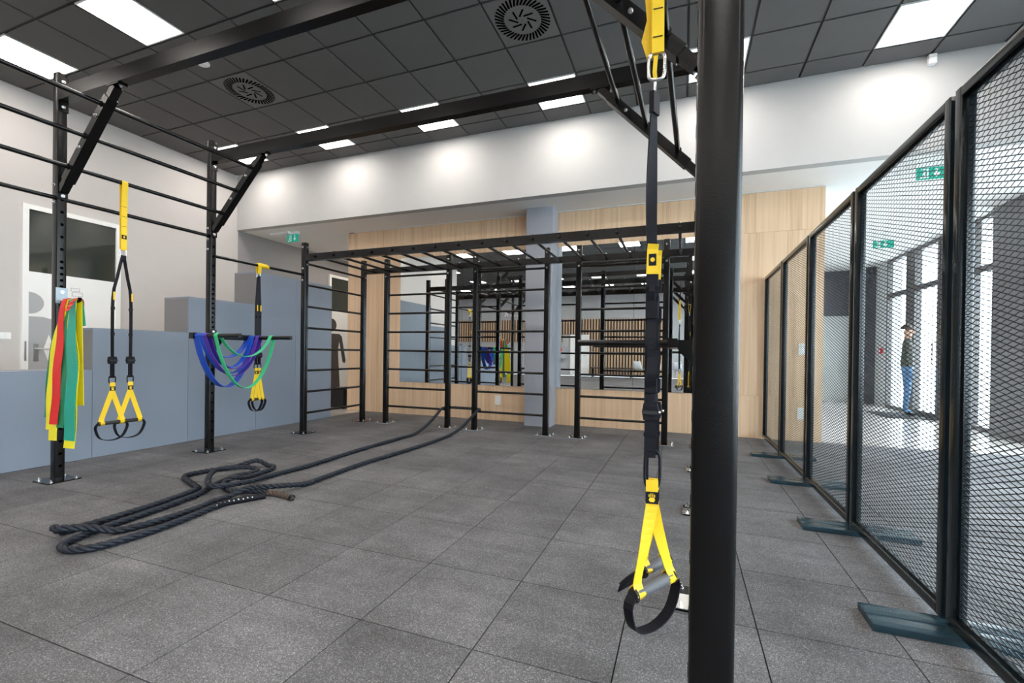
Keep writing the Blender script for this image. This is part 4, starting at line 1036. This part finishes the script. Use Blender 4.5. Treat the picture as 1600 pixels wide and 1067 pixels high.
MB().rbar(3.55, 4.25, 9.60, 10.55, 0.0, 0.012, 0.004, 1).build('door_mat', 'black_matte', label='dark door mat at the glazed entrance', cat='mat')

# ---- rear gym, seen only in the mirrors
def lettering():
    t = thing('wall_lettering', (-8.9, YR, 3.15), 'white capital letters on the grey rear wall, reversed in the mirror', 'lettering')
    H, W, S = 0.34, 0.26, 0.055
    def st(n, pts): MB().prism(pts, (0, YR, 3.16), (1, 0, 0), (0, 0, 1), (0, 1, 0), 0.02).build(n, 'white_plastic', t)
    # facing +y, so reading order runs towards -x
    x = -8.45
    st('letter_l', [(x, 0), (x-W*0.8, 0), (x-W*0.8, S), (x-S, S), (x-S, H), (x, H)])
    x = -8.78
    st('letter_a', [(x, 0), (x-S, 0), (x-W*0.42, H*0.72), (x-W*0.58, H*0.72), (x-W+S, 0), (x-W, 0), (x-W*0.62, H), (x-W*0.38, H)])
    x = -9.14
    st('letter_x', [(x, 0), (x-S*1.3, 0), (x-W/2, H*0.38), (x-W+S*1.3, 0), (x-W, 0), (x-W*0.62, H/2), (x-W, H), (x-W+S*1.3, H), (x-W/2, H*0.62), (x-S*1.3, H), (x, H), (x-W*0.38, H/2)])
lettering()
t = thing('hose_cabinet', (-6.1, YR, 0.85), 'grey fire hose cabinet on the rear wall, seen in the mirror', 'cabinet')
MB().rbar(-6.42, -5.80, YR+0.002, YR+0.16, 0.87, 1.52, 0.01, 1).build('body', 'column_grey', t)
MB().box(-6.38, -5.84, YR+0.16, YR+0.17, 0.91, 1.48).build('door', 'wall_grey', t)
MB().box(-6.22, -6.02, YR+0.17, YR+0.173, 1.26, 1.44).build('red_symbol', 'alarm_red', t)
t = thing('door_3', (-4.9, YR, 0), 'white door in the rear wall, seen in the mirror', 'door', None, 'structure')
MB().box(-5.50, -4.65, YR, YR+0.04, 0.0, 2.05).build('door_leaf', 'white_paint', t)
MB().tube([(-4.76, YR+0.04, 1.05), (-4.76, YR+0.10, 1.05), (-4.90, YR+0.10, 1.05)], 0.011, 8).build('lever', 'steel', t)
MB().box(-5.60, -5.50, YR, YR+0.06, 0, 2.14).box(-4.65, -4.59, YR, YR+0.06, 0, 2.14).box(-5.50, -4.65, YR, YR+0.06, 2.05, 2.14).build('door_frame', 'white_paint', t)
t = thing('bench', (-3.3, YR+0.5, 0), 'long dark bench before the oak slats, seen in the mirror', 'bench')
MB().rbar(-4.4, -2.3, YR+0.3, YR+0.72, 0.42, 0.48, 0.01, 0).build('seat', 'slat_back', t)
for x in (-4.3, -2.4):
    for y in (YR+0.35, YR+0.67): MB().bar((x, y, 0), (x, y, 0.42), 0.05, 0.05, (1, 0, 0)).build('leg', 'rig_black', t)
def chair(x, y, rz, lab):
    t = thing('shell_chair', (0, 0, 0), lab, 'chair', 'shell chairs in the rear gym')
    rows = [(-0.22, 0.45, 0.20), (-0.05, 0.43, 0.22), (0.14, 0.44, 0.22), (0.21, 0.52, 0.21), (0.25, 0.68, 0.20), (0.27, 0.82, 0.16)]
    m = MB(); vs = []
    for dy, z, hw in rows:
        for f in (-1, -0.5, 0, 0.5, 1): vs.append((f*hw, dy, z+0.03*f*f))
    n = len(vs); vs += [(a, b_+0.006, c-0.010) for a, b_, c in vs]
    fs = []
    for i in range(5):
        for k in range(4):
            a = i*5+k; fs.append((a, a+1, a+6, a+5)); fs.append((n+a, n+a+5, n+a+6, n+a+1))
    rim = [0, 1, 2, 3, 4, 9, 14, 19, 24, 29, 28, 27, 26, 25, 20, 15, 10, 5]
    for a, b_ in zip(rim, rim[1:]+rim[:1]): fs.append((a, n+a, n+b_, b_))
    m.add(vs, fs, True).build('seat_shell', 'chair_white', t)
    for sx in (-1, 1):
        for sy in (-1, 1): MB().tube([(sx*0.12, sy*0.10, 0.43), (sx*0.21, sy*0.20, 0.0)], [0.016, 0.010], 8).build('leg', 'chair_wood', t)
    t.location = (x, y, 0); t.rotation_euler = (0, 0, rz)
chair(-1.95, -8.0, 0.3, 'pale shell chair beside the rear bench, seen in the mirror')
chair(-1.25, -8.1, -0.4, 'pale shell chair second from the rear bench, seen in the mirror')
chair(-0.2, -7.9, 0.2, 'pale shell chair third from the rear bench, seen in the mirror')
chair(0.7, -8.0, -0.2, 'pale shell chair farthest from the rear bench, seen in the mirror')
t = thing('treadmill', (-10.2, -6.2, 0), 'dark treadmill in the rear gym, seen in the mirror', 'treadmill')
MB().rbar(-10.6, -9.8, -7.2, -5.4, 0.05, 0.22, 0.03).build('deck', 'rig_black', t)
MB().box(-10.45, -9.95, -7.15, -5.7, 0.22, 0.228).build('belt', 'black_matte', t)
for x in (-10.55, -9.85):
    MB().bar((x, -5.6, 0.2), (x, -5.35, 1.45), 0.06, 0.10, (0, 1, 0)).build('upright', 'rig_black', t)
    MB().tube([(x, -5.42, 1.15), (x, -6.0, 1.10)], 0.022, 8).build('handrail', 'rung_black', t)
MB().bar((-10.6, -5.35, 1.40), (-9.8, -5.35, 1.40), 0.08, 0.35, (0, 0.3, 1)).build('console', 'column_grey', t)
